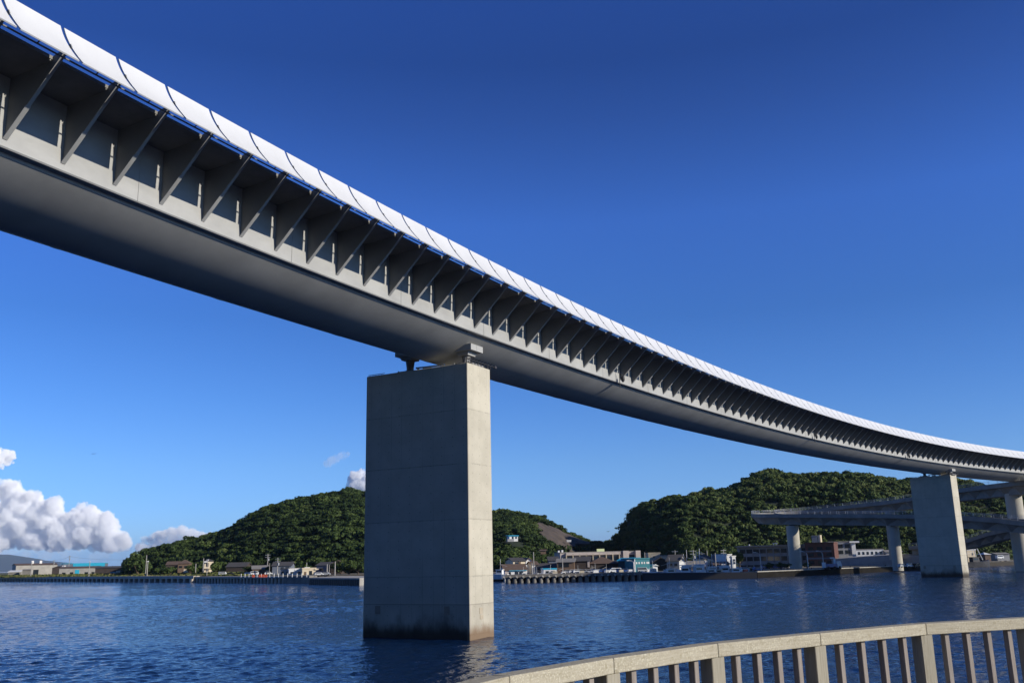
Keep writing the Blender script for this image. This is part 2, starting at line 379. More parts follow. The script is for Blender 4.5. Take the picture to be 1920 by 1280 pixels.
loft(far, [(-5.9, 3.2), (-6.36, 2.4), (-7.1, 1.5), (-7.05, 1.46), (-6.3, 2.38), (-5.85, 3.18)], N0-9, N1+8, step=1, closed=True)
for m_ in range(N0-6, N1+6):
    x, y, h, t = bpath(m_); ax = Vector((math.sin(t), -math.cos(t), 0)); ay = Vector((math.cos(t), math.sin(t), 0))
    P = lambda o, z: Vector((x, y, h + z)) + ax*o - ay*.02
    far.prism([P(-3.3, 1.75), P(-5.45, 1.91), P(-6.6, 2.0), P(-6.4, 1.75), P(-6.0, 1.9), P(-3.3, -.6)], ay*.04)
fo = world_child(far, 'far_edge_fairing', M['steel'], bridge, L0)
for m_ in range(N0 + 1, N1, 4):
    q = MB(); q.tube([bpt(m_ + .5, o, z - .004) for o, z in [(4.958, 1.2), (4.958, -1.43), (4.90, -1.48), (4.52, -1.48), (4.505, -1.59)] + bel[16:][::-1]], .014, 4)
    world_child(q, 'weld_seam', M['steel'], bridge, L0)
# one bracket, one wind panel, then copies all along the curve
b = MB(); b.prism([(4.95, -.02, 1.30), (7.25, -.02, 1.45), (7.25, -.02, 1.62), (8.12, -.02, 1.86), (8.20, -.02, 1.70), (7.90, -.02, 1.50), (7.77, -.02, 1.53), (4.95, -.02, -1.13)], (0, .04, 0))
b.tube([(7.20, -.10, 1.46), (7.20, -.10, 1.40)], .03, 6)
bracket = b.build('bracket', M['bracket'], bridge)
f = MB()
dx, dz = 7.77 - 4.95, 1.53 + 1.13; ln = math.hypot(dx, dz); ux, uz = dx/ln, dz/ln
def flange(t0, t1, w):
    c = Vector((4.95 + dx*(t0 + t1)/2, 0, -1.13 + dz*(t0 + t1)/2)) + Vector((uz, 0, -ux))*.02
    f.obox(c, Vector((ux, 0, uz))*(ln*(t1 - t0)/2), Vector((0, w, 0)), Vector((uz, 0, -ux))*.018)
flange(0.0, .40, .095); flange(.40, 1.02, .07)
flg = f.build('flange', M['steel'], bracket)
wp = MB(); prof = []
for i in range(13):
    t = i/12; q = ((1-t)**2*7.66 + 2*t*(1-t)*7.96 + t*t*8.86, (1-t)**2*2.66 + 2*t*(1-t)*1.86 + t*t*.92); prof.append(q)
inn = []
for i, (o, z) in enumerate(prof):
    a = prof[max(0, i-1)]; c = prof[min(12, i+1)]; d = Vector((c[0]-a[0], c[1]-a[1])).normalized(); inn.append((o - (-d.y)*.05*1.0, z - d.x*.05))
hl = 2.5*.925/2; vs = []
for y in (-hl, hl): vs += [(o, y, z) for o, z in prof] + [(o, y, z) for o, z in inn]
fs = []
for i in range(12):
    fs += [(i, i+1, 26+i+1, 26+i), (13+i, 39+i, 39+i+1, 13+i+1), (i, 13+i, 13+i+1, i+1), (26+i, 26+i+1, 39+i+1, 39+i)]
fs += [(0, 26, 39, 13), (12, 25, 51, 38)]
wp.add(vs, fs)
panel = wp.build('wind_panel', M['panel'], bridge)
st = MB(); st.tube([(8.10, 0, 1.21), (8.42, 0, 1.40)], .026, 6)

hang = st.build('panel_hanger', M['steel_dark'], panel)
def frame(n):
    x, y, h, t = bpath(n); h2 = bpath(n + .5)[2] - bpath(n - .5)[2]
    return Vector((x, y, h)) - L0, (math.atan2(h2, BS), 0, t - math.pi/2)
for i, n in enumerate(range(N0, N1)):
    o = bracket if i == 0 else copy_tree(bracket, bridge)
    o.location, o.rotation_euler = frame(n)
    o = panel if i == 0 else copy_tree(panel, bridge)
    o.location, o.rotation_euler = frame(n + .47)
# navigation lamps hung from the web
nl = MB(); nl.tube([(5.02, 0, -.35), (5.30, 0, -.35)], .04, 6); nl.tube([(5.30, 0, -.30), (5.30, 0, -2.05)], .035, 6); nl.tube([(5.30, .05, -.75), (5.50, .28, -.85), (5.50, .28, -1.0)], .035, 6)
nl.tube([(5.50, .28, -.95), (5.50, .28, -1.05), (5.50, .28, -1.35), (5.50, .28, -1.5)], [.10, .17, .17, .07], 10)
lamp = nl.build('navigation_lamp', M['dark'], bridge)
for i, n in enumerate((23.6, 47.6, 64.6)):
    o = lamp if i == 0 else copy_tree(lamp, bridge)
    o.location, o.rotation_euler = frame(n)

# ------------------------------------------------------------------ piers
def make_pier(s, W, T, zp, label):
    x, y, h, t = bpath(s)
    p = empty('bridge_pier', (x, y, 0), t - math.pi/2, label, 'bridge pier', 'concrete piers of the curved bridge')
    k = MB(); k.box(-W/2, W/2, -T/2, T/2, -4, zp); sh = k.build('shaft', M['pier'], p)
    bv = sh.modifiers.new('bevel', 'BEVEL'); bv.width = .035; bv.segments = 1
    top = h
    for cx in (-1.55, 3.35):
        zb = h + (-1.60 - 1.34*(1 - min(1, abs(cx - oc)/hw)**1.7) + (max(0, (oc - cx)/hw)*.55))
        q = MB()
        q.box(cx-.95, cx+.95, -.9, .9, zp, zp+.14); q.box(cx-.60, cx+.60, -.60, .60, zp+.14, zp+.26)
        q.tube([(cx, 0, zp+.26), (cx, 0, zp+.40), (cx, 0, zp+.55), (cx, 0, zb-.38)], [.40, .27, .27, .36], 16)
        for a in (-.62, .62):
            for c in (-.62, .62): q.tube([(cx+a, c, zp+.14), (cx+a, c, zp+.30)], .05, 6)
        be = q.build('bearing', M['steel_dark'], p)
        u = MB(); u.box(cx-.5, cx+.5, -.55, .55, zb-.38, zb-.22)
        u.box(cx-.8, cx+.9, -.8, -.05, zb-.22, zb+.22); u.box(cx-.8, cx+.9, -.03, .8, zb-.22, zb+.22)
        u.box(cx-.45, cx+.45, -.5, .5, zb-.48, zb-.38)
        u.build('bearing_block', M['steel'], be)
    q = MB()
    q.tube([(-.6, -.6, zp+.35), (1.2, -.6, zp+.30), (1.9, -.6, zp+.30)], .06, 6)
    for a in (-.4, .6, 1.6): q.box(a-.06, a+.06, -.66, -.54, zp, zp+.32)
    q.box(.2, .9, -.9, -.4, zp, zp+.2)
    q.build('drain_pipe', M['galv'], p)
    q = MB()
    for yy in (-T/2+.1, T/2-.1):
        q.tube([(W/2-.1, yy, zp+.02), (W/2-.1, yy, zp+.42)], .03, 6)
    for i in range(8):
        yy = -T/2 + .3 + i*(T-.2)/7; q.tube([(W/2-.05, yy, zp), (W/2-.05, yy, zp+.34), (W/2+.12, yy+.05, zp+.42)], .028, 5)
    q.tube([(W/2-.06, -T/2+.1, zp+.30), (W/2-.06, T/2+.9, zp+.30)], .035, 6); q.box(W/2-.12, W/2+.0, T/2+.7, T/2+1.0, zp+.22, zp+.40)
    q.build('top_railing', M['dark'], p)
    q = MB()
    for i in range(10): q.tube([(-W/2+.2+i*.14, -T/2+.05, zp), (-W/2+.2+i*.14, -T/2+.05, zp+.10)], .02, 5)
    q.tube([(-W/2+.1, -T/2+.08, zp+.09), (-W/2+1.6, -T/2+.08, zp+.09)], .022, 5)
    q.build('anchor_row', M['dark'], p)
    q = MB(); q.box(W/2, W/2+.02, -.35, .05, 1.55, 1.95); q.box(W/2, W/2+.02, -.28, .12, 1.2, 1.5)
    q.build('patch_plate', M['patch2'], p)
    for a in (-3.1, 2.6):
        q = MB(); q.box(a-.22, a+.22, -T/2-.02, -T/2, 1.55, 2.1); q.build('patch_plate', M['patch'], p)
    return p
make_pier(14.579, 8.767, 3.05, 18.32, 'tall near concrete pier standing in the middle of the water, right side sunlit')
make_pier(74.67, 8.01, 2.99, 19.34, 'farther concrete pier rising from the water beside the ramp bridge')

# ------------------------------------------------------------------ sea, ground, promenade
def sea_mesh():
    ys = [-300.0, -20.0, 8.0, 14.0]
    while ys[-1] < 345: ys.append(ys[-1] + max(.12, .0030*ys[-1]))
    ys += [360, 400, 480, 620, 900, 1500, 3000, 7000, 16000, 40000]
    ts = np.concatenate([[-60, -12, -4, -2, -1.2, -.9], np.linspace(-.75, .75, 760), [.9, 1.2, 2, 4, 12, 60]])
    Y, T = np.meshgrid(np.array(ys), ts, indexing='ij'); X = T*np.maximum(Y, 14)
    Z = np.zeros_like(X); r = np.random.RandomState(11)
    gust = np.zeros_like(X)
    for k in range(7):
        a = r.normal(1.35, .5); L = r.uniform(25, 90); gust += np.sin((X*math.cos(a)*.45 + Y*math.sin(a))*6.283/L + r.uniform(0, 6.28))
    gust = np.clip(.80 + .13*gust, .45, 1.25)
    for k in range(46):
        L = .36*(2.4/.36)**(r.rand()**1.2); a = r.normal(1.95, .62)
        sl = .024; A = sl*L/6.283
        ph = (X*math.cos(a) + Y*math.sin(a))*6.283/L + r.uniform(0, 6.28)
        w_ = np.sin(ph + .35*np.sin(ph*.37 + k))
        Z += A*w_*np.clip((L - .0055*np.abs(Y))/(.3*L), 0, 1)
    fade = np.clip((345 - Y)/60, 0, 1)*np.clip((Y - 9)/5, 0, 1)*(np.abs(T) < .8)
    Z *= gust*fade
    V = np.stack([X, Y, Z], -1).reshape(-1, 3); R, C = X.shape
    i = (np.arange(R-1)[:, None]*C + np.arange(C-1)[None, :]).ravel()
    return fast_mesh('sea', V, np.stack([i, i+1, i+C+1, i+C], 1), M['water'], True)
tag(sea_mesh(), 'dark blue rippled harbour water', None, None, 'structure')
shore = [hit(-420, 1086)] + [hit(x, y) for x, y in ((0, 1089.3), (180, 1090.5), (365, 1091.3), (530, 1092.5), (578, 1092.5), (625, 1091), (690, 1089), (800, 1089), (925, 1090), (950, 1089.4), (1060, 1087), (1200, 1083.4), (1300, 1081.6), (1375, 1080.8), (1395, 1082.2), (1480, 1079), (1560, 1075.5), (1650, 1071), (1730, 1067), (1822, 1062.5), (1870, 1060.5), (1925, 1058), (2100, 1050), (2500, 1040))]
shore = [(x*(1 + 4.5/math.hypot(x, y)), y*(1 + 4.5/math.hypot(x, y))) for x, y in shore]
def gz(x):      # quay level
    return 2.1 if x < -70 else 1.15 if x > 50 else 1.45 if x > -20 else 1.9
gd = MB(); n = len(shore); vs = []
for (x, y) in shore: vs.append((x, y, -2))
for (x, y) in shore: vs.append((x, y, gz(x)))
for (x, y) in shore: vs.append((x*1.01, y*1.01 + 1, gz(x) + .02))
for (x, y) in shore: vs.append((x*1.9, y*1.9 + 260, gz(x) + .5))
fs = [(r*n + i, r*n + i + 1, (r+1)*n + i + 1, (r+1)*n + i) for r in range(3) for i in range(n - 1)]
gd.add(vs, fs)
def ground_mat():
    m = mat('harbour_ground', (.16, .145, .11), .95, .3, .12); t = NT(m); b = t.n['Principled BSDF']
    src = b.inputs['Base Color'].links[0].from_socket
    g = t.node('ShaderNodeNewGeometry'); sx = t.node('ShaderNodeSeparateXYZ'); t.link(g.outputs['Position'], sx.inputs[0])
    mr = t.node('ShaderNodeMapRange'); mr.inputs[1].default_value = -55; mr.inputs[2].default_value = -75; t.link(sx.outputs['X'], mr.inputs[0])
    mx = t.node('ShaderNodeMix', data_type='RGBA'); t.link(mr.outputs[0], mx.inputs[0]); t.link(src, mx.inputs[6]); mx.inputs[7].default_value = (.085, .085, .03, 1)
    up = t.node('ShaderNodeSeparateXYZ'); t.link(g.outputs['Normal'], up.inputs[0])
    gt = t.node('ShaderNodeMath', operation='GREATER_THAN'); t.link(up.outputs['Z'], gt.inputs[0]); gt.inputs[1].default_value = .5
    mx2 = t.node('ShaderNodeMix', data_type='RGBA'); t.link(gt.outputs[0], mx2.inputs[0]); mx2.inputs[6].default_value = (.045, .038, .03, 1); t.link(mx.outputs[2], mx2.inputs[7])
    t.link(mx2.outputs[2], b.inputs['Base Color']); return m
M['ground'] = ground_mat()
tag(gd.build('ground', M['ground']), 'flat reclaimed harbour ground along the far shore', None, None, 'structure')

RZ = 3.362 + 1.07
joints = [hit(*q, RZ) for q in ((956, 1266.5), (1151, 1232.7), (1346, 1205.6), (1537.6, 1186.6), (1735.8, 1168.4), (1932, 1157.2))]
def extra(a, b_, turn):
    d = Vector((b_[0]-a[0], b_[1]-a[1])); d.rotate(Matrix.Rotation(turn, 2)); d = d.normalized()*1.0; return (b_[0]+d.x, b_[1]+d.y)
left = list(joints)
_e = hit(888, 1282.5, RZ); _d = (Vector(_e) - Vector(left[0])).normalized(); left.insert(0, (left[0][0] + _d.x*.95, left[0][1] + _d.y*.95))
for i in range(3): left.insert(0, extra(left[1], left[0], -.07))
for i in range(3): left.append(extra(left[-2], left[-1], -.05))
joints = left
pr = MB(); edge = []
for i, (x, y) in enumerate(joints):
    a = joints[max(0, i-1)]; c = joints[min(len(joints)-1, i+1)]; d = Vector((c[0]-a[0], c[1]-a[1])).normalized(); nn = Vector((-d.y, d.x)); edge.append(Vector((x, y)) + nn*.25)
deck = [(e.x, e.y, 3.362) for e in edge] + [(40, 6, 3.362), (60, -60, 3.362), (-90, -60, 3.362), (-60, -16, 3.362), (-9, -8, 3.362)]
pr.prism([(x, y, -3) for x, y, z in deck], (0, 0, 6.362))
tag(pr.build('promenade', M['conc']), 'concrete waterside promenade under the camera', None, None, 'structure')
rl = empty('wooden_railing', (joints[5][0], joints[5][1], 3.362), 0, 'weathered wooden railing with slats along the promenade edge in the foreground', 'railing')
RL = Vector((joints[5][0], joints[5][1], 3.362))
def seg_child(mb, name, m, p, ang):
    o = mb.build(name, m, rl); o.location = Vector(p) - RL; o.rotation_euler = (0, 0, ang); return o
for i in range(len(joints) - 1):
    a, c = Vector(joints[i]), Vector(joints[i+1]); d = c - a; L = d.length; ang = math.atan2(d.y, d.x)
    hgt = .081
    r_ = MB(); r_.box(.0015, L - .0015, 0, .115, 1.07 - hgt, 1.07)
    h_ = seg_child(r_, 'handrail', M['rail'], (a.x, a.y, 3.362), ang)
    bv = h_.modifiers.new('bevel', 'BEVEL'); bv.width = .006; bv.segments = 2
    p_ = MB(); p_.box(-.055, .055, .006, .112, 0, 1.07 - hgt - .001)
    h_ = seg_child(p_, 'post', M['post'], (a.x, a.y, 3.362), ang + (-.03)); bv = h_.modifiers.new('bevel', 'BEVEL'); bv.width = .004
    for k in range(1, 5):
        u = L*k/5 + .012
        p_ = MB(); p_.box(-.022, .022, .035, .081, .08, 1.07 - hgt - .001)
        h_ = seg_child(p_, 'baluster', M['baluster'], (a.x + d.x*u/L, a.y + d.y*u/L, 3.362), ang); bv = h_.modifiers.new('bevel', 'BEVEL'); bv.width = .003
    p_ = MB(); p_.box(.056, L - .056, .03, .085, .03, .079)
    seg_child(p_, 'bottom_rail', M['post'], (a.x, a.y, 3.362), ang)

# ------------------------------------------------------------------ hills and woods
def hill_surface(ridge, foot, nrow=26, seed=0, spur=9.0):
    """ridge: (px, py_of_tree_tops, depth); foot: (px, depth). Returns function (i,j)->point arrays."""
    xs = np.arange(ridge[0][0], ridge[-1][0] + 1, 6.0)
    ry = np.interp(xs, [r[0] for r in ridge], [r[1] for r in ridge]); rd = np.interp(xs, [r[0] for r in ridge], [r[2] for r in ridge])
    fd = np.interp(xs, [f[0] for f in foot], [f[1] for f in foot])
    rows = list(np.linspace(0, 1, nrow)) + [1.12, 1.3, 1.6]
    P = np.zeros((len(rows), len(xs), 3))
    for i, x in enumerate(xs):
        zr = max(2.0, zy(x, ry[i], rd[i]) - 3.9)
        for j, t in enumerate(rows):
            D = fd[i] + (rd[i] - fd[i]) * t
            z = 1.0 + (zr - 1.0) * (math.sin(min(t, 1) * math.pi / 2) ** 1.05) if t <= 1 else zr - (zr - 1) * ((t - 1) / .6) ** 1.3
            X = gx(x, D)
            amp = 18 * math.sin(math.pi * min(1, t)) * max(0, 1 - t)**.6
            nv = mnoise.fractal(Vector((X/45 + seed*7.3, D/60, seed)), 1.0, 2.0, 3)
            P[j, i] = (X, D + amp*nv*1.6, max(.6, z + amp*.5*nv))
    return xs, rows, P
def build_terrain(name, P, m, label, skip=None):
    R, C = P.shape[:2]; V = P.reshape(-1, 3)
    F = np.array([(j*C+i, j*C+i+1, (j+1)*C+i+1, (j+1)*C+i) for j in range(R-1) for i in range(C-1)])
    o = fast_mesh(name, V, F, m, True); return tag(o, label, None, None, 'structure')

def canopy_template(seed, n, squash, s0, s1):
    r = np.random.RandomState(seed)
    nl = r.randint(7, 11); lc = r.normal(0, .36, (nl, 3)); lc[:, 2] = np.abs(lc[:, 2])*.7 + .05; lr = r.uniform(.34, .58, nl)
    k = r.randint(0, nl, n); d = r.normal(0, 1, (n, 3)); d[:, 2] = d[:, 2]*.9 + .35; d /= np.linalg.norm(d, axis=1)[:, None]
    c = lc[k] + d * (lr[k] * r.uniform(.75, 1.05, n))[:, None]; c[:, 2] *= squash
    nrm = d + r.normal(0, .32, (n, 3)); nrm /= np.linalg.norm(nrm, axis=1)[:, None]
    a = np.cross(nrm, r.normal(0, 1, (n, 3))); a /= np.linalg.norm(a, axis=1)[:, None]; b_ = np.cross(nrm, a)
    s = r.uniform(s0, s1, n)[:, None]
    V = np.stack([c - a*s - b_*s*.8, c + a*s - b_*s*.7, c + a*s*.8 + b_*s, c - a*s*.9 + b_*s*.8], 1).reshape(-1, 3)
    tint = np.clip(r.normal(0, .10, n) + r.normal(0, .05, nl)[k], -1, 1)
    return V, tint
TPL = [canopy_template(100 + i, 240, .64, .065, .14) for i in range(7)]
BIG = [canopy_template(300 + i, 900, .85, .045, .10) for i in range(6)]
def scatter_wood(name, label, spots, m):   # spots: list of (x,y,z,r,h,tint)
    Vs, Ts, off = [], [], 0
    for (x, y, z, r, h, tn) in spots:
        V, t = TPL[random.randrange(len(TPL))]; a = random.uniform(0, 6.28); ca, sa = math.cos(a), math.sin(a)
        W = np.empty_like(V); W[:, 0] = (V[:, 0]*ca - V[:, 1]*sa)*r + x; W[:, 1] = (V[:, 0]*sa + V[:, 1]*ca)*r + y; W[:, 2] = V[:, 2]*h + z
        Vs.append(W); Ts.append(t + tn)
    V = np.concatenate(Vs); T = np.concatenate(Ts); F = np.arange(len(V)).reshape(-1, 4)
    o = fast_mesh(name, V, F, m, False, np.clip(T, 0, 1)); return tag(o, label, None, None, 'stuff')
crown_meshes, trunk_meshes = [], []
for i, (V, t) in enumerate(BIG):
    V = V.copy(); V[:, 2] += 1.05
    o = fast_mesh('crown', V, np.arange(len(V)).reshape(-1, 4), M['leaf'], False, np.clip(t + .38, 0, 1)); crown_meshes.append(o.data); bpy.data.objects.remove(o)
    tb = MB(); tb.tube([(0, 0, -.3), (.02, 0, .35), (.0, .03, .8), (.03, .02, 1.25)], [.11, .085, .06, .02], 7)
    for q in range(4):
        a = q*1.6 + i; tb.tube([(0, 0, .5 + q*.1), (math.cos(a)*.3, math.sin(a)*.3, .8 + q*.1), (math.cos(a)*.55, math.sin(a)*.55, 1.1 + q*.1)], [.045, .03, .012], 5)
    o = tb.build('trunk', M['bark']); trunk_meshes.append(o.data); bpy.data.objects.remove(o)
def tree(x, y, z, r, h, label, group=None, cat='tree', kind='broadleaf_tree'):
    i = random.randrange(len(crown_meshes))
    t = empty(kind, (x, y, z), random.uniform(0, 6.28), label, cat, group); t.scale = (r, r, h)
    for nm, me in (('crown', crown_meshes[i]), ('trunk', trunk_meshes[i])):
        c = bpy.data.objects.new(nm, me); COL.objects.link(c); c.parent = t
    return t
def in_poly(x, y, poly):
    c = False; j = len(poly) - 1
    for i in range(len(poly)):
        if (poly[i][1] > y) != (poly[j][1] > y) and x < (poly[j][0]-poly[i][0])*(y-poly[i][1])/(poly[j][1]-poly[i][1]) + poly[i][0]: c = not c
        j = i
    return c
def proj(p):
    d = Vector((p[0], p[1], p[2] - CAM_H)); zc = d.dot(_F0); return 960 + F_PX*d.dot(_R)/zc, 640 - F_PX*d.dot(_U)/zc

ridgeA = [(232, 1060, 395), (240, 1045, 400), (250, 1033, 405), (275, 1022, 415), (300, 1016, 425), (360, 1002, 440), (400, 991, 448), (430, 981, 455), (455, 966, 460), (500, 944, 470), (560, 930, 480), (620, 922, 482), (650, 919, 482), (690, 925, 482), (760, 935, 478), (840, 945, 470), (928, 956, 460), (952, 952, 458), (985, 958, 455), (1010, 962, 450), (1040, 976, 445), (1060, 987, 442), (1085, 996, 440), (1112, 1009, 436), (1135, 1016, 430), (1160, 1022, 425)]
footA = [(232, 402), (300, 388), (365, 378), (480, 345), (590, 318), (680, 305), (925, 300), (960, 290), (1050, 318), (1110, 380), (1160, 410)]
ridgeA = [(x, y, d + 22) for x, y, d in ridgeA]
ridgeB = [(1090, 1022, 470), (1120, 1012, 462), (1150, 1006, 455), (1170, 986, 440), (1180, 966, 430), (1192, 948, 420), (1210, 936, 412), (1260, 926, 405), (1320, 919, 402), (1380, 909, 405), (1420, 889, 410), (1440, 881, 412), (1460, 877, 412), (1485, 881, 412), (1520, 886, 410), (1545, 886, 410), (1580, 881, 410), (1640, 885, 410), (1700, 896, 408), (1760, 897, 405), (1808, 894, 405), (1840, 898, 405), (1885, 914, 402), (1925, 922, 400), (2000, 935, 400), (2100, 955, 400)]
ridgeB = [(x, y - 4, d) for x, y, d in ridgeB]
footB = [(1090, 455), (1150, 440), (1190, 395), (1230, 352), (1290, 318), (1400, 330), (1560, 335), (1720, 322), (1830, 340), (2100, 370)]
cut_poly = [(1003, 974), (1020, 980), (1060, 991), (1098, 1004), (1110, 1013), (1080, 1016), (1066, 1020), (1092, 1038), (1076, 1040), (1058, 1028), (1030, 1008), (1018, 1000), (1008, 986)]
def wood(ridge, foot, seed, spacing, n_single, hillname, hlabel, wname, wlabel, tlabel, tgroup, cut=None):
    xs, rows, P = hill_surface(ridge, foot, seed=seed)
    build_terrain(hillname, P, M['soil'], hlabel)
    R, C = P.shape[:2]; spots = []; js = R - 2
    # area-weighted sampling of the camera-facing slope and just beyond the crest
    quads = [(j, i) for j in range(js) for i in range(C - 1)]
    ar = np.array([np.linalg.norm(np.cross(P[j, i+1] - P[j, i], P[j+1, i] - P[j, i])) for j, i in quads])
    rs = np.random.RandomState(seed + 5); n = int(ar.sum() / spacing**2)
    pick = rs.choice(len(quads), n, p=ar/ar.sum())
    for q in pick:
        j, i = quads[q]; u, v = rs.rand(2)
        p = P[j, i]*(1-u)*(1-v) + P[j, i+1]*u*(1-v) + P[j+1, i]*(1-u)*v + P[j+1, i+1]*u*v
        if cut:
            if any(in_poly(*proj((p[0], p[1], p[2] + q_)), [(949, 1002), (980, 1002), (980, 1013), (953, 1013)]) for q_ in (.5, 2.0, 3.6)): continue
            if j < 22 and any(in_poly(*proj((p[0], p[1], p[2] + q_)), cut) for q_ in (.5, 2.0, 3.6)): continue
        r = (1.2 + 1.7*rs.rand()**1.5) * (1.3 if rs.rand() < .10 else 1); h = r * rs.uniform(.8, 1.2)
        pn = mnoise.noise(Vector((p[0]/22, p[1]/22, seed*3.1)))
        spots.append((p[0], p[1], p[2] + h*.35, r, h, float(np.clip(.40 + .40*pn + rs.normal(0, .14), .02, .98))))
    spots.sort(key=lambda s: s[1])
    near, rest = spots[:n_single], spots[n_single:]
    scatter_wood(wname, wlabel, rest, M['leaf'])
    for s in near: tree(s[0], s[1], s[2] - s[4]*.75, s[3]*1.05, s[4]*1.05, tlabel, tgroup)
    return xs, rows, P
A_ = wood(ridgeA, footA, 1, 2.2, 120, 'hill', 'wooded hill behind the left shore', 'hillside_forest', 'dense evergreen wood covering the left hill',
     'round green tree in the lowest rows of the left hill wood', 'trees at the foot of the left hill', cut_poly)
B_ = wood(ridgeB, footB, 2, 2.2, 120, 'hill', 'taller wooded hill behind the right shore', 'hillside_forest', 'dense dark wood covering the right hill',
     'round green tree in the lowest rows of the right hill wood', 'trees at the foot of the right hill')
# bare excavated slope on the shoulder of the left hill, lying just above its soil
xs, rows, P = A_
cs = MB(); ii = [i for i, x in enumerate(xs) if 985 <= x <= 1125]
for j in range(len(rows) - 4):
    for a, c in zip(ii[:-1], ii[1:]):
        q = [P[j, a], P[j, c], P[j+1, c], P[j+1, a]]; m_ = sum(np.array(k) for k in q)/4; s = proj(m_ + np.array([0, 0, 2.0]))
        if in_poly(s[0], s[1], [(x + (x-1050)*.10, y + (y-1005)*.12) for x, y in cut_poly]): cs.add([tuple(k + np.array([0, -.6, .9 + .5*mnoise.noise(Vector(k)/4)])) for k in q], [(0, 1, 2, 3)])
if cs.v: tag(cs.build('bare_slope', M['cut']), 'bare grey brown excavated slope on the hill shoulder', None, None, 'structure')
# hill behind the camera, unseen, added to cut sky light on shaded faces
Vn, Fn = [], []
for i in range(61):
    az = math.radians(148 + i*2.6)
    for k, (d_, hh) in enumerate(((34, 0), (48, 8), (70, 24), (100, 40), (140, 50), (200, 54), (320, 40))):
        q_ = Vector((math.sin(az)*d_, math.cos(az)*d_ - 12, 0)); e_ = min(1, i/5, (60 - i)/5)
        Vn.append((q_.x, q_.y, 3.0 + e_*hh*(1 + .25*mnoise.noise(q_/40))))
Fn = np.array([(i*7 + k, (i+1)*7 + k, (i+1)*7 + k + 1, i*7 + k + 1) for i in range(60) for k in range(6)])
tag(fast_mesh('hill', np.array(Vn), Fn, M['soil'], True), 'unseen green hill added behind the promenade to block sky light', None, None, 'structure')
# far mountains across the bay
mt = [(-400, 1035), (-250, 1022), (-100, 1030), (-40, 1036), (0, 1039), (14, 1039), (30, 1043), (60, 1048), (100, 1052), (140, 1058), (190, 1061), (260, 1066), (330, 1064)]
Vm, Fm = [], []
for i in range(len(mt)*4 - 3):
    t = i/4; x = np.interp(t, range(len(mt)), [m[0] for m in mt]); y = np.interp(t, range(len(mt)), [m[1] for m in mt]) + .6*mnoise.noise(Vector((t*3, 0, 0)))
    D = 14500
    zt = zy(x, y, D)
    for k, (dd, f_) in enumerate(((-1900, 0), (-1100, .45), (-450, .8), (0, 1), (900, .7), (2200, 0))):
        Vm.append((gx(x, D)+ dd*.2*mnoise.noise(Vector((t, k, 5))), D + dd, -2 + (zt + 2)*f_*(1 + .12*mnoise.noise(Vector((t*2, k, 1)))*(f_ < 1))))
nn = len(Vm)//6
Fm = np.array([(i*6+k, (i+1)*6+k, (i+1)*6+k+1, i*6+k+1) for i in range(nn-1) for k in range(5)])
tag(fast_mesh('mountain', np.array(Vm), Fm, M['mount'], True), 'hazy blue mountain ridge far across the bay', None, None, 'structure')

# ------------------------------------------------------------------ clouds
def cloud_mat(density):
    m = bpy.data.materials.new('cumulus'); m.use_nodes = True; t = NT(m); t.n.clear()
    out = t.node('ShaderNodeOutputMaterial'); v = t.node('ShaderNodeVolumePrincipled')
    v.inputs['Color'].default_value = (1, 1, 1, 1); v.inputs['Density'].default_value = density; v.inputs['Anisotropy'].default_value = -.4
    t.link(v.outputs[0], out.inputs['Volume']); return m
def ico(sub):
    bm = bmesh.new(); bmesh.ops.create_icosphere(bm, subdivisions=sub, radius=1); V = np.array([v.co[:] for v in bm.verts]); F = np.array([[v.index for v in f.verts] for f in bm.faces]); bm.free(); return V, F
ICO = ico(3)
def cloud(label, poly, D, n, rmin, rmax, seed, density):
    rs = np.random.RandomState(seed); pts = []; xs_ = [p[0] for p in poly]; ys_ = [p[1] for p in poly]; px = D/F_PX; tries = 0
    while len(pts) < n and tries < n*60:
        tries += 1
        x, y = rs.uniform(min(xs_), max(xs_)), rs.uniform(min(ys_), max(ys_))
        if not in_poly(x, y, poly): continue
        # the outline limits the puff size
        dmin = min(math.hypot(x - (poly[i][0] + (poly[(i+1) % len(poly)][0]-poly[i][0])*t), y - (poly[i][1] + (poly[(i+1) % len(poly)][1]-poly[i][1])*t)) for i in range(len(poly)) for t in (0, .25, .5, .75))
        r = min(max(dmin*1.0, rmin*.6), rmax) * rs.uniform(.75, 1.0)
        if r < rmin*.55: continue
        pts.append((x, y, r))
    Vs, Fs, off = [], [], 0
    for (x, y, r) in pts:
        Dd = D + rs.uniform(-1, 1)*rmax*px*1.6; c = np.array((gx(x, Dd), Dd, zy(x, y, Dd))); R = r*px
        V = ICO[0].copy(); o = rs.uniform(0, 100, 3)
        disp = np.array([mnoise.fractal(Vector(v*1.8 + o), .8, 2.2, 5) for v in V])
        V = V * (1 + .40*disp)[:, None] * R + c
        Vs.append(V); Fs.append(ICO[1] + off); off += len(V)
    o = fast_mesh('cumulus_cloud', np.concatenate(Vs), np.concatenate(Fs), cloud_mat(density), True)
    rm = o.modifiers.new('merge', 'REMESH'); rm.mode = 'VOXEL'; rm.voxel_size = 11.0; rm.use_smooth_shade = True
    for k_, (sz, stg) in enumerate(((190, 60), (60, 34))):
        tx = bpy.data.textures.new('billow', 'CLOUDS'); tx.noise_scale = sz; tx.noise_depth = 3
        dm = o.modifiers.new('billow', 'DISPLACE'); dm.texture = tx; dm.texture_coords = 'GLOBAL'; dm.strength = stg; dm.mid_level = .5
    return tag(o, label, 'cloud', None)
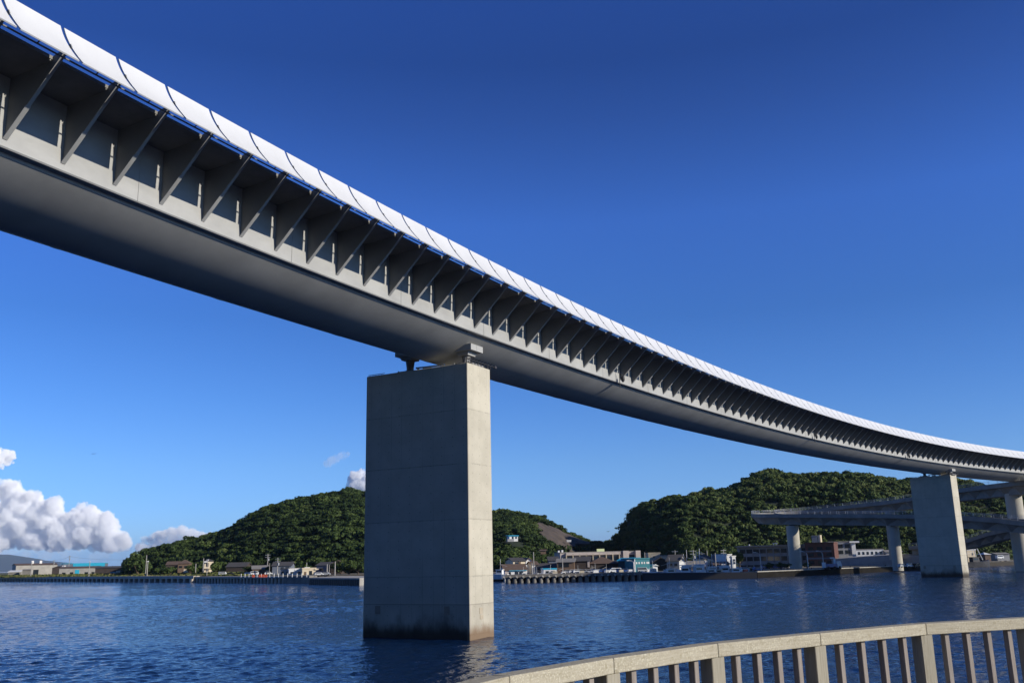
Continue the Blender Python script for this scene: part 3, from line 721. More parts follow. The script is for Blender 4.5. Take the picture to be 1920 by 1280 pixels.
cloud('large white cumulus bank low over the mountains at the left edge', [(-260, 920), (-150, 880), (-60, 905), (0, 898), (22, 900), (28, 915), (45, 918), (65, 920), (70, 935), (82, 932), (95, 925), (107, 935), (108, 955), (118, 960), (128, 945), (150, 940), (172, 948), (182, 958), (195, 955), (212, 968), (222, 985), (236, 995), (246, 1018), (243, 1030), (205, 1036), (150, 1030), (100, 1034), (40, 1028), (0, 1032), (-120, 1035), (-260, 1035)], 20000, 900, 2.6, 15, 3, 1/110)
cloud('thin hazy cloud veil under the large cumulus bank', [(-260, 1020), (-100, 1015), (60, 1018), (160, 1014), (240, 1012), (262, 1030), (240, 1046), (150, 1050), (0, 1048), (-260, 1052)], 22500, 160, 5, 12, 8, 1/1500)
cloud('small rounded white cloud cut by the left edge above the bank', [(-60, 835), (-20, 838), (3, 846), (9, 858), (6, 868), (-8, 876), (-60, 880)], 20000, 70, 2.5, 9, 4, 1/70)
cloud('faint low white cloud just left of the wooded hill', [(250, 1024), (262, 1005), (285, 997), (310, 988), (332, 982), (350, 988), (372, 996), (420, 1003), (420, 1030), (250, 1032)], 22000, 200, 2.5, 9, 5, 1/170)
cloud('small white cloud standing behind the left edge of the near pier', [(646, 925), (648, 892), (656, 882), (672, 880), (690, 878), (730, 884), (740, 926)], 20000, 130, 2.5, 9, 6, 1/70)
cloud('faint wisp of cloud high left of the near pier', [(598, 866), (610, 856), (626, 850), (642, 845), (655, 848), (650, 860), (632, 866), (615, 876), (602, 876)], 20000, 60, 2, 6, 7, 1/700)

# ------------------------------------------------------------------ quays, ramps, town
def house(name, label, cat, x0, x1, ytop, ybase, D, depth, yaw=0.0, wall='white', roof='flat', roofmat='roof', rise=1.2, over=.35,
          wins=(), sidewins=(), door=None, extra_=None, group=None, zbase=None, dig=2.0):
    """Front spans image columns x0..x1 at distance D. yaw>0 turns the front to the left. wins: (u0,u1,v0,v1) fractions of the front."""
    X0, X1 = gx(x0, D), gx(x1, D); W = (X1 - X0); zt = zy((x0+x1)/2, ytop, D); zb = zbase if zbase is not None else zy((x0+x1)/2, ybase, D)
    H = zt - zb
    t = empty(name, ((X0+X1)/2, D, zb), -yaw, label, cat, group)
    w = W/2/max(.5, math.cos(yaw)) if abs(yaw) < .9 else W/2
    b_ = MB(); b_.box(-w, w, 0, depth, -dig, H); b_.build('wall', M[wall], t)
    r = MB(); o = over
    if roof == 'flat':
        r.box(-w-.12, w+.12, -.12, depth+.12, H, H + .28); rr = r.build('roof', M[roofmat], t)
    elif roof == 'gable':          # ridge parallel to the front
        r.prism([(-w-o, -o, H-.05), (-w-o, depth/2, H+rise), (-w-o, depth+o, H-.05), (-w-o, depth/2, H+rise-.25)], (2*w+2*o, 0, 0)); rr = r.build('roof', M[roofmat], t)
        g_ = MB()
        for sx in (-w, w - .1): g_.prism([(sx, 0.02, H), (sx, depth/2, H + rise - .28), (sx, depth-.02, H)], (.1, 0, 0))
        g_.build('gable', M[wall], t)
    elif roof == 'gablefront':     # ridge runs away from the viewer
        r.prism([(-w-o, -o, H-.1), (0, -o, H+rise), (w+o, -o, H-.1), (0, -o, H+rise-.3)], (0, depth+2*o, 0)); rr = r.build('roof', M[roofmat], t)
        g_ = MB(); g_.prism([(-w, 0, H), (0, 0, H + rise - .32), (w, 0, H)], (0, .1, 0)); g_.build('gable', M[wall], t)
    elif roof == 'hip':
        q = min(w, depth/2)*.9
        r.add([(-w-o, -o, H), (w+o, -o, H), (w+o, depth+o, H), (-w-o, depth+o, H), (-w+q, depth/2, H+rise), (w-q, depth/2, H+rise)], [(0,1,5,4), (1,2,5), (2,3,4,5), (3,0,4), (3,2,1,0)]); rr = r.build('roof', M[roofmat], t)
    elif roof == 'shed':
        r.prism([(-w-o, -o, H), (-w-o, depth+o, H+rise), (-w-o, depth+o, H+rise+.2), (-w-o, -o, H+.2)], (2*w+2*o, 0, 0)); rr = r.build('roof', M[roofmat], t)
    for (u0, u1, v0, v1) in wins:
        q = MB(); a, c = -w + 2*w*u0, -w + 2*w*u1; q.box(a, c, -.05, .02, H*v0, H*v1)
        q.box(a-.06, c+.06, -.10, -.05, H*v0-.08, H*v0)
        q.build('window', M['glass'], t)
    for (u0, u1, v0, v1) in sidewins:
        q = MB(); q.box(w-.02, w+.05, depth*u0, depth*u1, H*v0, H*v1); q.build('window', M['glass'], t)
    if door:
        u0, u1, v1, m_ = door; q = MB(); q.box(-w + 2*w*u0, -w + 2*w*u1, -.06, .02, .02, H*v1); q.build('door', M[m_], t)
    if extra_:
        for nm, m_, bx_ in extra_:
            q = MB()
            for (u0, u1, d0, d1, v0, v1) in bx_: q.box(-w + 2*w*u0, -w + 2*w*u1, d0, d1, H*v0, H*v1)
            q.build(nm, M[m_], t)
    return t
def grid(nx, rows, gap=.25, u0=.03, u1=.97):
    s_ = (u1 - u0)/nx; return [(u0 + s_*(i + gap/2), u0 + s_*(i + 1 - gap/2), a, c) for a, c in rows for i in range(nx)]

# --- left shore
house('fish_shed', 'grey concrete shed with low brown roof and two white roof vents', 'shed', 40, 97, 1058.5, 1078, 545, 14, -.62, 'conc', 'gable', 'roofbrown', 1.0, wins=[(.42, .55, 0, .55), (.2, .3, .1, .5)], extra_=[('roof_vent', 'white', [(.40, .46, 6, 7.2, 1.12, 1.42)]), ('roof_vent', 'white', [(.60, .66, 6, 7.2, 1.12, 1.42)])])
house('hut', 'small grey lean-to hut in front of the grey concrete shed', 'hut', 43, 56, 1068, 1079, 515, 4, -.3, 'conc_dark', 'shed', 'roofgrey', .3)
house('work_shed', 'low white-roofed shelter left of the grey concrete shed', 'shed', 17, 35, 1072, 1079, 520, 6, -.3, 'conc_dark', 'shed', 'white', .8)
house('warehouse', 'long low grey warehouse with a cyan door under a brown roof', 'warehouse', 115, 180, 1064, 1078, 480, 13, -.25, 'conc', 'gable', 'roofbrown', .8, wins=[(.08, .17, .2, .42), (.28, .37, .2, .45), (.66, .75, .2, .42), (.84, .92, .2, .42)], door=(.41, .52, .75, 'cyan'))
house('dark_shed', 'dark timber shed with gabled front between the grey shed and the long warehouse', 'shed', 99, 117, 1064, 1078, 500, 9, -.3, 'darkbrown', 'gablefront', 'roof', 1.0)
house('factory', 'building with a bright cyan metal upper storey rising behind the long warehouse', 'building', 119, 192, 1056, 1076, 505, 12, -.30, 'bluegrey', 'flat', 'cyan', extra_=[('cyan_cladding', 'cyan', [(.27, .99, -.12, .0, .70, 1.0)]), ('tank', 'white', [(.03, .11, -.5, -.1, .62, .86)])])
house('open_shed', 'wide open dark shed to the right of the long warehouse', 'shed', 181, 234, 1064, 1078, 460, 12, -.2, 'darkbrown', 'gable', 'roof', .9, extra_=[('pale_panel', 'beige', [(.68, .82, -.1, 0, .3, .62)])])
house('old_house', 'dark brown-roofed wooden house half hidden by trees behind the grass strip', 'house', 312, 333, 1058, 1074, 368, 9, -.2, 'darkbrown', 'gable', 'roofbrown', 1.3)
house('old_house', 'brown hip-roofed house with a pale lower wall, right of the half hidden wooden house', 'house', 334, 353, 1056, 1073, 360, 8, -.2, 'brown', 'hip', 'roofbrown', 1.5, wins=[(.1, .4, .55, .75), (.6, .9, .55, .75)], extra_=[('pale_wall', 'cream', [(.55, .95, -.08, 0, 0, .38)])])
house('tower_house', 'narrow yellow three-storey house with balconies under a dark roof by the left hill', 'house', 384, 399, 1051.5, 1073, 352, 6, -.35, 'cream', 'hip', 'roof', .9, wins=[(.18, .45, .55, .85), (.2, .5, .14, .34)], sidewins=[(.3, .6, .6, .8)], extra_=[('balcony', 'cream', [(-.05, .55, -1.1, 0, .36, .50)]), ('balcony', 'cream', [(-.05, .55, -1.1, 0, .0, .12)]), ('upper_ledge', 'white', [(-.05, .4, -.9, 0, .9, 1.0)])])
house('old_house', 'dark low house in the shade right of the yellow three-storey house', 'house', 424, 460, 1062, 1075, 345, 9, 0, 'darkbrown', 'gable', 'roof', 1.6)
house('tiled_house', 'single-storey house with grey tiled gable roof left of the twin utility poles', 'house', 475, 503, 1066, 1077, 316, 8, -.3, 'brown', 'gable', 'roofgrey', 1.2, wins=[(.1, .6, .55, .75)], extra_=[('pale_wall', 'cream', [(.84, .99, -.06, 0, .3, .8)])])
house('tiled_house', 'two-storey house with a dark tiled roof behind the white flat-roofed buildings', 'house', 511, 546, 1060, 1077, 312, 8, -.1, 'bluegrey', 'gable', 'roof', 1.3, wins=[(.45, .6, .62, .85), (.7, .9, .62, .85)])
house('annex', 'pale blue-grey flat-roofed annex left of the white building', 'building', 526, 544, 1066.5, 1078, 300, 6, .3, 'grey', 'flat', 'roofgrey', wins=[(.12, .35, .35, .68), (.65, .8, .4, .6)])
house('white_building', 'white flat-roofed building with two dark windows on the left quay', 'building', 543, 568, 1067, 1078, 296, 7, -.3, 'white', 'flat', 'white', wins=[(.12, .32, .36, .62), (.60, .82, .36, .62)], extra_=[('pilaster', 'white', [(.43, .47, -.15, 0, 0, 1.0)])])
house('cream_building', 'cream flat-roofed building with slanted right side and rooftop box on the left quay', 'building', 568, 592, 1065.5, 1078, 292, 7, -.3, 'cream', 'flat', 'cream', wins=[(.5, .72, .1, .68)], door=(.14, .3, .55, 'brown'), extra_=[('roof_box', 'white', [(.2, .6, 2, 4.5, 1.02, 1.22)]), ('canopy', 'cream', [(.9, 1.18, -.3, 4, .78, .98)])])
house('blue_house', 'dark blue-grey two-storey house right of the cream building', 'house', 592, 616, 1059, 1078, 302, 9, .2, 'bluegrey', 'gable', 'roof', 1.0, wins=[(.3, .6, .5, .7)])
house('pavilion', 'dark two-storey building under a brown hip roof behind the flag poles', 'building', 620, 641, 1057, 1077, 296, 8, 0, 'darkbrown', 'hip', 'roofbrown', 1.2)
# --- centre town
house('fish_store', 'low white store with blue eaves under a wide brown roof', 'building', 946, 987, 1068.5, 1079.5, 232, 8, -.15, 'white', 'gable', 'roofbrown', 1.5, wins=[(.18, .28, 0, .7), (.46, .62, .35, .75), (.66, .84, .35, .75)], extra_=[('eaves_board', 'cyan', [(.2, 1.0, -.4, -.3, .92, 1.0)]), ('side_wall', 'pinkgrey', [(0, .15, -.1, 0, 0, 1)])])
house('town_house', 'house with a cream upper storey behind the low white store', 'house', 962, 985, 1051, 1068, 246, 7, -.3, 'cream', 'gable', 'roof', .9, wins=[(.15, .42, .62, .88)], extra_=[('shutter', 'brown', [(.45, .62, -.08, 0, .6, .9)])])
house('town_house', 'orange-brown house with a white gable peeking above the dark roofs', 'house', 986, 998, 1051, 1066, 256, 7, -.2, 'white', 'gablefront', 'roofbrown', .9)
house('town_house', 'small white house end beside the tall mast behind the store', 'house', 997, 1009, 1058, 1072, 248, 6, -.2, 'white', 'gable', 'roofbrown', .9)
house('town_house', 'house with a long dark roof right of the tall mast', 'house', 1008, 1042, 1064, 1076, 246, 8, 0, 'darkbrown', 'gable', 'roof', 1.2)
house('harbour_office', 'small white harbour cabin with two windows and a blue-trimmed flat roof', 'cabin', 1018.5, 1043, 1067, 1077, 230, 5, -.1, 'white', 'flat', 'cyan', wins=[(.17, .42, .38, .74), (.56, .86, .38, .74)])
house('town_house', 'blue-grey gabled house left above the brown two-storey hall', 'house', 1029, 1046, 1050, 1070, 262, 8, 0, 'bluegrey', 'gable', 'roof', 1.1)
house('brown_hall', 'brown two-storey hall with a wide grey roof and dark upper windows', 'building', 1044, 1076, 1053, 1076, 240, 9, .1, 'brown', 'gable', 'roofgrey', .9, wins=[(.1, .7, .62, .9), (.42, .7, .02, .36)])
house('dark_house', 'dark brown hall with a pinkish gable end right of the brown two-storey hall', 'building', 1077, 1105, 1051, 1075, 243, 9, .1, 'darkbrown', 'gable', 'roof', 1.1, wins=[(.45, .75, .1, .35)], extra_=[('gable_panel', 'pinkgrey', [(.86, 1.0, -.12, 0, .5, 1.0)])])
house('assembly_hall', 'long low hall with a broad brown hip roof in front of the school', 'building', 1104, 1160, 1056, 1074, 246, 11, 0, 'darkbrown', 'hip', 'roofbrown', 1.7, wins=[(.1, .3, .2, .5), (.42, .6, .2, .5), (.72, .86, .35, .7)])
house('tin_shed', 'dark teal shed with a pale cyan roof left of the teal building', 'shed', 1159, 1190, 1051, 1074, 240, 8, .25, 'tealdark', 'shed', 'cyan', .6, extra_=[('down_pipe', 'galv', [(.5, .515, -.12, 0, 0, .85)])])
house('teal_building', 'bright teal clad building with a row of small white windows', 'building', 1189, 1218, 1047.5, 1074, 234, 9, -.25, 'teal', 'flat', 'teal', extra_=[('white_window', 'white', [(a, a + .085, -.06, 0, .66, .80)]) for a in (.08, .25, .44, .60, .78, .88)] + [('white_base', 'white', [(.5, .98, -.08, 0, 0, .27)]), ('corner_strip', 'white', [(-.02, .03, -.1, 0, 0, 1.0)])])
sc_ = house('school', 'long pinkish concrete school with recessed bays behind the brown halls', 'school', 1050, 1201, 1035, 1052, 300, 10, -.14, 'pinkgrey', 'flat', 'roofgrey', wins=[(.085 + i*.083, .150 + i*.083, .12, .58) for i in range(8)] + [(.86, .93, .1, .68), (.02, .065, .1, .55)],
      extra_=[('pier', 'beige', [(a, a + .010, -.9, 0, 0, .9)]) for a in [.066 + i*.083 for i in range(9)]] + [('canopy', 'pinkgrey', [(.07, .75, -.9, 0, .74, 1.0)]), ('end_block', 'pinkgrey', [(.78, .85, -1.2, 0, 0, 1.12)]), ('end_block', 'pinkgrey', [(.94, 1.0, -1.2, 0, 0, 1.12)]), ('sign_board', 'yellowgreen', [(.47, .565, 1, 1.4, 1.08, 1.40)]), ('roof_tank', 'white', [(-.01, .012, 2, 3, 1.05, 1.30)]), ('roof_tank', 'white', [(.035, .055, 2, 3, 1.05, 1.36)])])
house('block', 'beige concrete block with one tiny window above the roofs right of the school', 'building', 1216, 1238, 1037, 1056, 285, 8, .05, 'beige', 'flat', 'beige', wins=[(.42, .5, .60, .74)])
house('gable_house', 'dark gabled house in front of the beige block', 'house', 1222, 1254, 1054, 1074, 248, 9, .1, 'darkbrown', 'gablefront', 'roof', 1.5)
house('block', 'low pale concrete roof terrace beside the beige block', 'building', 1238, 1257, 1042, 1056, 275, 6, 0, 'beige', 'flat', 'roofgrey')
house('kiosk', 'small white kiosk with arched roof at the foot of the dark gabled house', 'kiosk', 1223, 1232, 1060, 1074, 236, 3, -.2, 'white', 'gablefront', 'white', .4, wins=[(.3, .7, .25, .6)])
house('gable_house', 'grey house with a dark roof and a bright white gable facing right', 'house', 1250, 1272, 1051, 1074, 243, 9, .35, 'grey', 'gable', 'roof', 1.6, wins=[(.15, .45, .6, .8), (.6, .85, .6, .8)])
house('gable_house', 'narrow white gable-fronted house above the moored boats', 'house', 1272, 1284, 1052, 1072, 243, 6, -.3, 'white', 'gablefront', 'roof', 1.0, wins=[(.35, .55, .25, .45)])
house('net_shed', 'long shed with a weathered grey roof behind the boats', 'shed', 1284, 1319, 1061, 1075, 250, 9, .1, 'brown', 'gable', 'roofgrey', 1.4)
house('villa', 'pinkish two-storey house with a dark hip roof and white corner tower', 'house', 1320, 1337, 1047, 1074, 256, 8, -.15, 'cream', 'hip', 'roof', 1.3, wins=[(.66, .9, .72, .85), (.7, .9, .25, .45)], extra_=[('corner_tower', 'white', [(.0, .26, -.5, 2, 0, .86)]), ('awning', 'roofbrown', [(.3, 1.1, -1.0, 0, .50, .58)])])
house('block', 'blue-grey shaded block left of the white block', 'building', 1336, 1359, 1041, 1064, 268, 8, .3, 'bluegrey', 'flat', 'bluegrey')
house('block', 'white two-storey block with small windows at the right end of the centre town', 'building', 1358, 1372, 1040, 1066, 262, 7, -.2, 'white', 'flat', 'white', wins=[(.2, .3, .55, .75), (.75, .85, .4, .65)])
house('block', 'small white annex with stacked dark windows stuck to the white two-storey block', 'building', 1372, 1379, 1043, 1066, 262, 6, -.2, 'white', 'flat', 'white', wins=[(.2, .8, .66, .80), (.2, .8, .44, .58)])
house('shop', 'low dark building with a white awning in front of the blue-grey shaded block', 'shop', 1338, 1366, 1058, 1074, 250, 6, .1, 'bluegrey', 'shed', 'roofbrown', .6, extra_=[('awning', 'white', [(.45, .72, -1.2, 0, .96, 1.08)])])
# on the hillside
house('hillside_house', 'white house with a pale blue roof perched among trees on the hillside', 'house', 956, 972, 1004.5, 1010, 330, 5, -.2, 'white', 'shed', 'cyan', .25, wins=[(.30, .5, .1, .85), (.7, .88, .2, .85)], extra_=[('retaining_wall', 'grey', [(-.3, .45, -1.2, -.3, -.9, .02)])], dig=.8)
house('hillside_shed', 'tiny brown hut alone on the green slope above the town', 'hut', 1014, 1024, 1031.5, 1035, 318, 3, 0, 'brown', 'gable', 'roofbrown', .4, dig=.6)
house('hillside_shed', 'small white concrete cap on the lower tip of the bare slope', 'hut', 1064, 1072, 1013, 1014.5, 385, 1.5, 0, 'white', 'flat', 'white', dig=.2)
# --- right shore
house('school', 'three-storey grey school with long rows of windows behind the round ramp columns', 'school', 1389, 1512, 1023, 1068, 296, 11, .42, 'grey', 'flat', 'roofgrey', wins=grid(10, [(.10, .22), (.40, .57), (.72, .88)], .16),
      extra_=[('eaves', 'roofgrey', [(-.02, 1.01, -1.1, 0, .975, 1.0)])] + [('pilaster', 'grey', [(.03 + i*.094 - .005, .03 + i*.094 + .005, -.3, 0, 0, .97)]) for i in range(11)] + [('floodlight_row', 'white', [(.50, .505, 1, 1.2, 1.0, 1.13), (.545, .55, 1, 1.2, 1.0, 1.13), (.49, .56, 1, 1.1, 1.10, 1.13)]), ('roof_vent', 'white', [(.15, .165, 2, 2.6, 1.0, 1.10)])])
house('brick_building', 'dark red brick building joined to the right end of the grey school', 'building', 1514, 1561, 1018, 1066, 287, 10, .44, 'brick', 'flat', 'brick', wins=grid(3, [(.2, .32), (.5, .62), (.76, .86)], .4), extra_=[('blue_band', 'bluegrey', [(.0, .9, -.1, 0, .38, .44)]), ('blue_band', 'bluegrey', [(.0, .9, -.1, 0, .66, .72)])])
house('end_building', 'grey school wing with a white fin at left and sunlit white end wall', 'building', 1556, 1597, 1016, 1042, 300, 9, .15, 'grey', 'flat', 'roofgrey', wins=grid(3, [(.18, .42), (.60, .86)], .3), extra_=[('white_fin', 'white', [(-.03, .02, -1.4, 0, -.08, 1.0)]), ('end_wall', 'white', [(.99, 1.16, -.3, 4, .12, .92)]), ('roof_slab', 'white', [(.9, 1.32, -1.0, 4.5, .94, 1.06)])])
house('low_building', 'long low white building above the retaining wall', 'building', 1606, 1656, 1030, 1042, 315, 6, .1, 'white', 'flat', 'roofgrey', wins=grid(6, [(.3, .7)], .5))
house('low_building', 'small white-walled building at the end of the retaining wall left of the far pier', 'building', 1662, 1690, 1034, 1042, 312, 5, .1, 'grey', 'gable', 'roofgrey', .7)
house('boat_house', 'white building just right of the far pier', 'building', 1812, 1829, 1031, 1052, 286, 6, -.1, 'cream', 'flat', 'white', wins=[(.55, .7, .6, .75), (.55, .7, .25, .4)])
house('round_roof_house', 'small orange-walled house with a rounded white roof right of the far pier', 'house', 1845, 1856, 1039, 1048, 315, 4, -.1, 'roofbrown', 'hip', 'white', .7)
house('blue_shed', 'pale blue-grey shed at the foot of the right hill under the ramps', 'shed', 1868, 1891, 1038, 1047, 322, 6, 0, 'grey', 'gable', 'roofgrey', .5)
wt = empty('water_tank', (gx(1540, 296), 296, zy(1540, 1019, 296)), 0, 'beige cylindrical water tank standing on the brick building', 'water tank')
q = MB(); q.tube([(0, 0, .5), (0, 0, 2.7)], .55, 14); q.build('tank', M['cream'], wt); q = MB(); q.tube([(0, 0, -1), (0, 0, .5)], .18, 8); q.build('pedestal', M['roofgrey'], wt)
house('stair_tower', 'dark blue stair tower left of the beige water tank', 'tower', 1525, 1535, 1005, 1030, 303, 5, .3, 'bluegrey', 'flat', 'bluegrey')
rw = MB(); P0, P1 = Vector((gx(1556, 286), 286, 0)), Vector((gx(1735, 250), 250, 0)); rw.prism([(P0.x, P0.y, .8), (P1.x, P1.y, .8), (P1.x, P1.y, zy(1735, 1041, 250)), (gx(1700, 256.3), 256.3, zy(1700, 1038, 256.3)), (gx(1625, 271.5), 271.5, zy(1625, 1042.5, 271.5)), (P0.x, P0.y, zy(1556, 1048, 286))], (1, 12, 0))
tag(rw.build('retaining_wall', M['grey']), 'long sloping grey concrete retaining wall left of the far pier', 'wall')

# --- quay fronts
def wharf(pts, label, n, ztop, deckh, r, twin=False, front='conc', back='conc_dark'):
    """open-piled wharf along waterline points; a solid wall stands behind the piles"""
    A, B = Vector(pts[0]), Vector(pts[1]); d = (B - A); L = d.length; d.normalize(); nn = Vector((d.y, -d.x))
    if nn.y > 0: nn = -nn
    t = empty('wharf', (A.x, A.y, 0), math.atan2(d.y, d.x), label, 'wharf'); s = 1 if nn.dot(Vector((-d.y, d.x))) > 0 else -1
    q = MB(); q.box(0, L, min(0, s*-.2), max(0, s*-.2) + 0, ztop - deckh, ztop); q.box(0, L, min(s*-.2, s*-6), max(s*-.2, s*-6), ztop - .3, ztop - .004); q.build('deck', M[front], t)
    q = MB(); q.box(0, L, min(s*-1.6, s*-2.2), max(s*-1.6, s*-2.2), -2, ztop - .3); q.build('back_wall', M[back], t)
    for i in range(n):
        u = L*(i + .5)/n; q = MB()
        if twin: q.box(u - r, u + r, min(0, s*-1.5), max(0, s*-1.5), -2, ztop - deckh)
        else: q.tube([(u, s*-.45, -2), (u, s*-.45, ztop - deckh)], r, 9)
        q.build('pile', M[front], t)
    return t
wharf([hit(-60, 1089.0), hit(362, 1091.4)], 'long low concrete wharf with dark arched openings along the left shore', 60, 2.15, .95, .75, True, 'pale_conc')
wharf([hit(365, 1092.2), hit(532, 1092.6)], 'shorter wharf on round sunlit piles left of the near pier', 27, 1.95, .55, .42, False, 'pale_conc')
lw = MB(); a, c = Vector(hit(532, 1092.6)), Vector(hit(580, 1093)); lw.prism([(a.x, a.y - .3, -2), (c.x, c.y - .3, -2), (c.x, c.y - .3, 2.0), (a.x, a.y - .3, 2.0)], (.5, 8, 0)); tag(lw.build('quay_wall', M['conc_dark']), 'stained solid quay wall between the round piles and the dark jetty', 'quay wall')
jt = empty('jetty', (*hit(578, 1095.0), 0), 0, 'dark sheet-piled jetty jutting out just left of the near pier', 'jetty'); a = Vector(hit(578, 1095.0)); c = Vector(hit(674, 1097.0)); e = Vector(hit(681, 1096.4)); J = Vector((a.x, a.y, 0))
q = MB(); q.prism([tuple(Vector((p.x, p.y, 1.35)) - J) for p in (a, c, e)] + [tuple(Vector((e.x + 4, e.y + 26, 1.35)) - J), tuple(Vector((a.x + 2, a.y + 26, 1.35)) - J)], (0, 0, .32)); q.build('cap', M['conc'], jt)
q = MB(); d = c - a; n_ = 46
for i in range(n_):
    u0, u1 = i/n_, (i + 1)/n_; o = .12 if i % 2 else .34
    p0, p1 = a + d*u0, a + d*u1; q.prism([tuple(Vector((p.x, p.y + o, z)) - J) for p, z in ((p0, -2), (p1, -2), (p1, 1.35), (p0, 1.35))], (.05, 1.5, 0))
q.build('sheet_piling', M['dark'], jt)
q = MB(); q.prism([tuple(Vector((p.x, p.y + .05, z)) - J) for p, z in ((c, -2), (e, -2), (e, 1.35), (c, 1.35))], (0, 1.0, 0)); q.build('end_wall', M['conc'], jt)
cj = [hit(947, 1092.6), hit(1205, 1087.2)]
cw = wharf(cj, 'dark concrete jetty on rounded piles in front of the centre town', 21, 1.75, .62, .50, False, 'conc_dark', 'dark')
A = Vector(cj[0]); d = (Vector(cj[1]) - A).normalized(); L = (Vector(cj[1]) - A).length
for i in range(21):
    q = MB(); u = L*(i + .5)/21; q.tube([(u - 1.0, .35, 1.0), (u - 1.0, -.42, 1.35)], .22, 7); q.build('fender', M['conc'], cw)
b2 = MB(); p0, p1 = Vector(hit(1205, 1087.2)), Vector(hit(1420, 1083.2)); b2.prism([(p0.x, p0.y, -2), (p1.x, p1.y, -2), (p1.x, p1.y, 1.25), (p0.x, p0.y, 1.55)], (0, 4, 0)); tag(b2.build('breakwater', M['dark']), 'dark solid breakwater continuing right from the piled jetty', 'breakwater')
qe = MB(); pts = [hit(x, y) for x, y in ((1420, 1082.4), (1480, 1079.8), (1560, 1076), (1650, 1071.8), (1730, 1067.5))]
for (a, c) in zip(pts[:-1], pts[1:]): qe.prism([(a[0], a[1] - .5, -2), (c[0], c[1] - .5, -2), (c[0], c[1] - .5, 1.2), (a[0], a[1] - .5, 1.2)], (0, 1.2, 0))
qt = empty('quay_wall', (pts[2][0], pts[2][1], 0), 0, 'long straight quay wall along the right shore below the ramps', 'quay wall'); QO = Vector((pts[2][0], pts[2][1], 0))
world_child(qe, 'face', M['quay_dark'], qt, QO)
qc = MB()
for (a, c) in zip(pts[:-1], pts[1:]): qc.prism([(a[0], a[1] - .6, 1.21), (c[0], c[1] - .6, 1.21), (c[0], c[1] - .6, 1.40), (a[0], a[1] - .6, 1.40)], (0, 1.6, 0))
world_child(qc, 'cap', M['conc'], qt, QO)
for i in range(9):
    p = Vector(pts[0]).lerp(Vector(pts[-1]), (i + .5)/9); k_ = np.interp(p.x, [q[0] for q in pts], [q[1] for q in pts]); q = MB(); q.tube([(p.x, k_ - .1, 1.40), (p.x, k_ - .1, 1.62), (p.x, k_ - .1, 1.72)], [.13, .12, .2], 8); world_child(q, 'bollard', M['dark'], qt, QO)

# --- ramp viaducts behind and beside the far pier
def smooth(pts, n=10):
    out = []; P = [Vector(p) for p in pts]
    for i in range(len(P) - 1):
        p0, p1, p2, p3 = P[max(0, i-1)], P[i], P[i+1], P[min(len(P)-1, i+2)]
        for k in range(n):
            t = k/n; out.append(.5*((2*p1) + (-p0 + p2)*t + (2*p0 - 5*p1 + 4*p2 - p3)*t*t + (-p0 + 3*p1 - 3*p2 + p3)*t**3))
    out.append(P[-1]); return out
def ribbon(path, prof):
    vs, fs, n, p = [], [], len(path), len(prof)
    for i, q in enumerate(path):
        d = path[min(i+1, n-1)] - path[max(i-1, 0)]; d.z = 0; d.normalize(); s = Vector((d.y, -d.x, 0))
        vs += [q + s*o + Vector((0, 0, z)) for o, z in prof]
    for i in range(n - 1):
        for j in range(p): a, b_ = i*p + j, i*p + (j+1) % p; fs.append((a, b_, b_ + p, a + p))
    fs += [tuple(range(p)), tuple(range((n-1)*p, n*p))[::-1]]
    m = MB(); m.add(vs, fs); return m
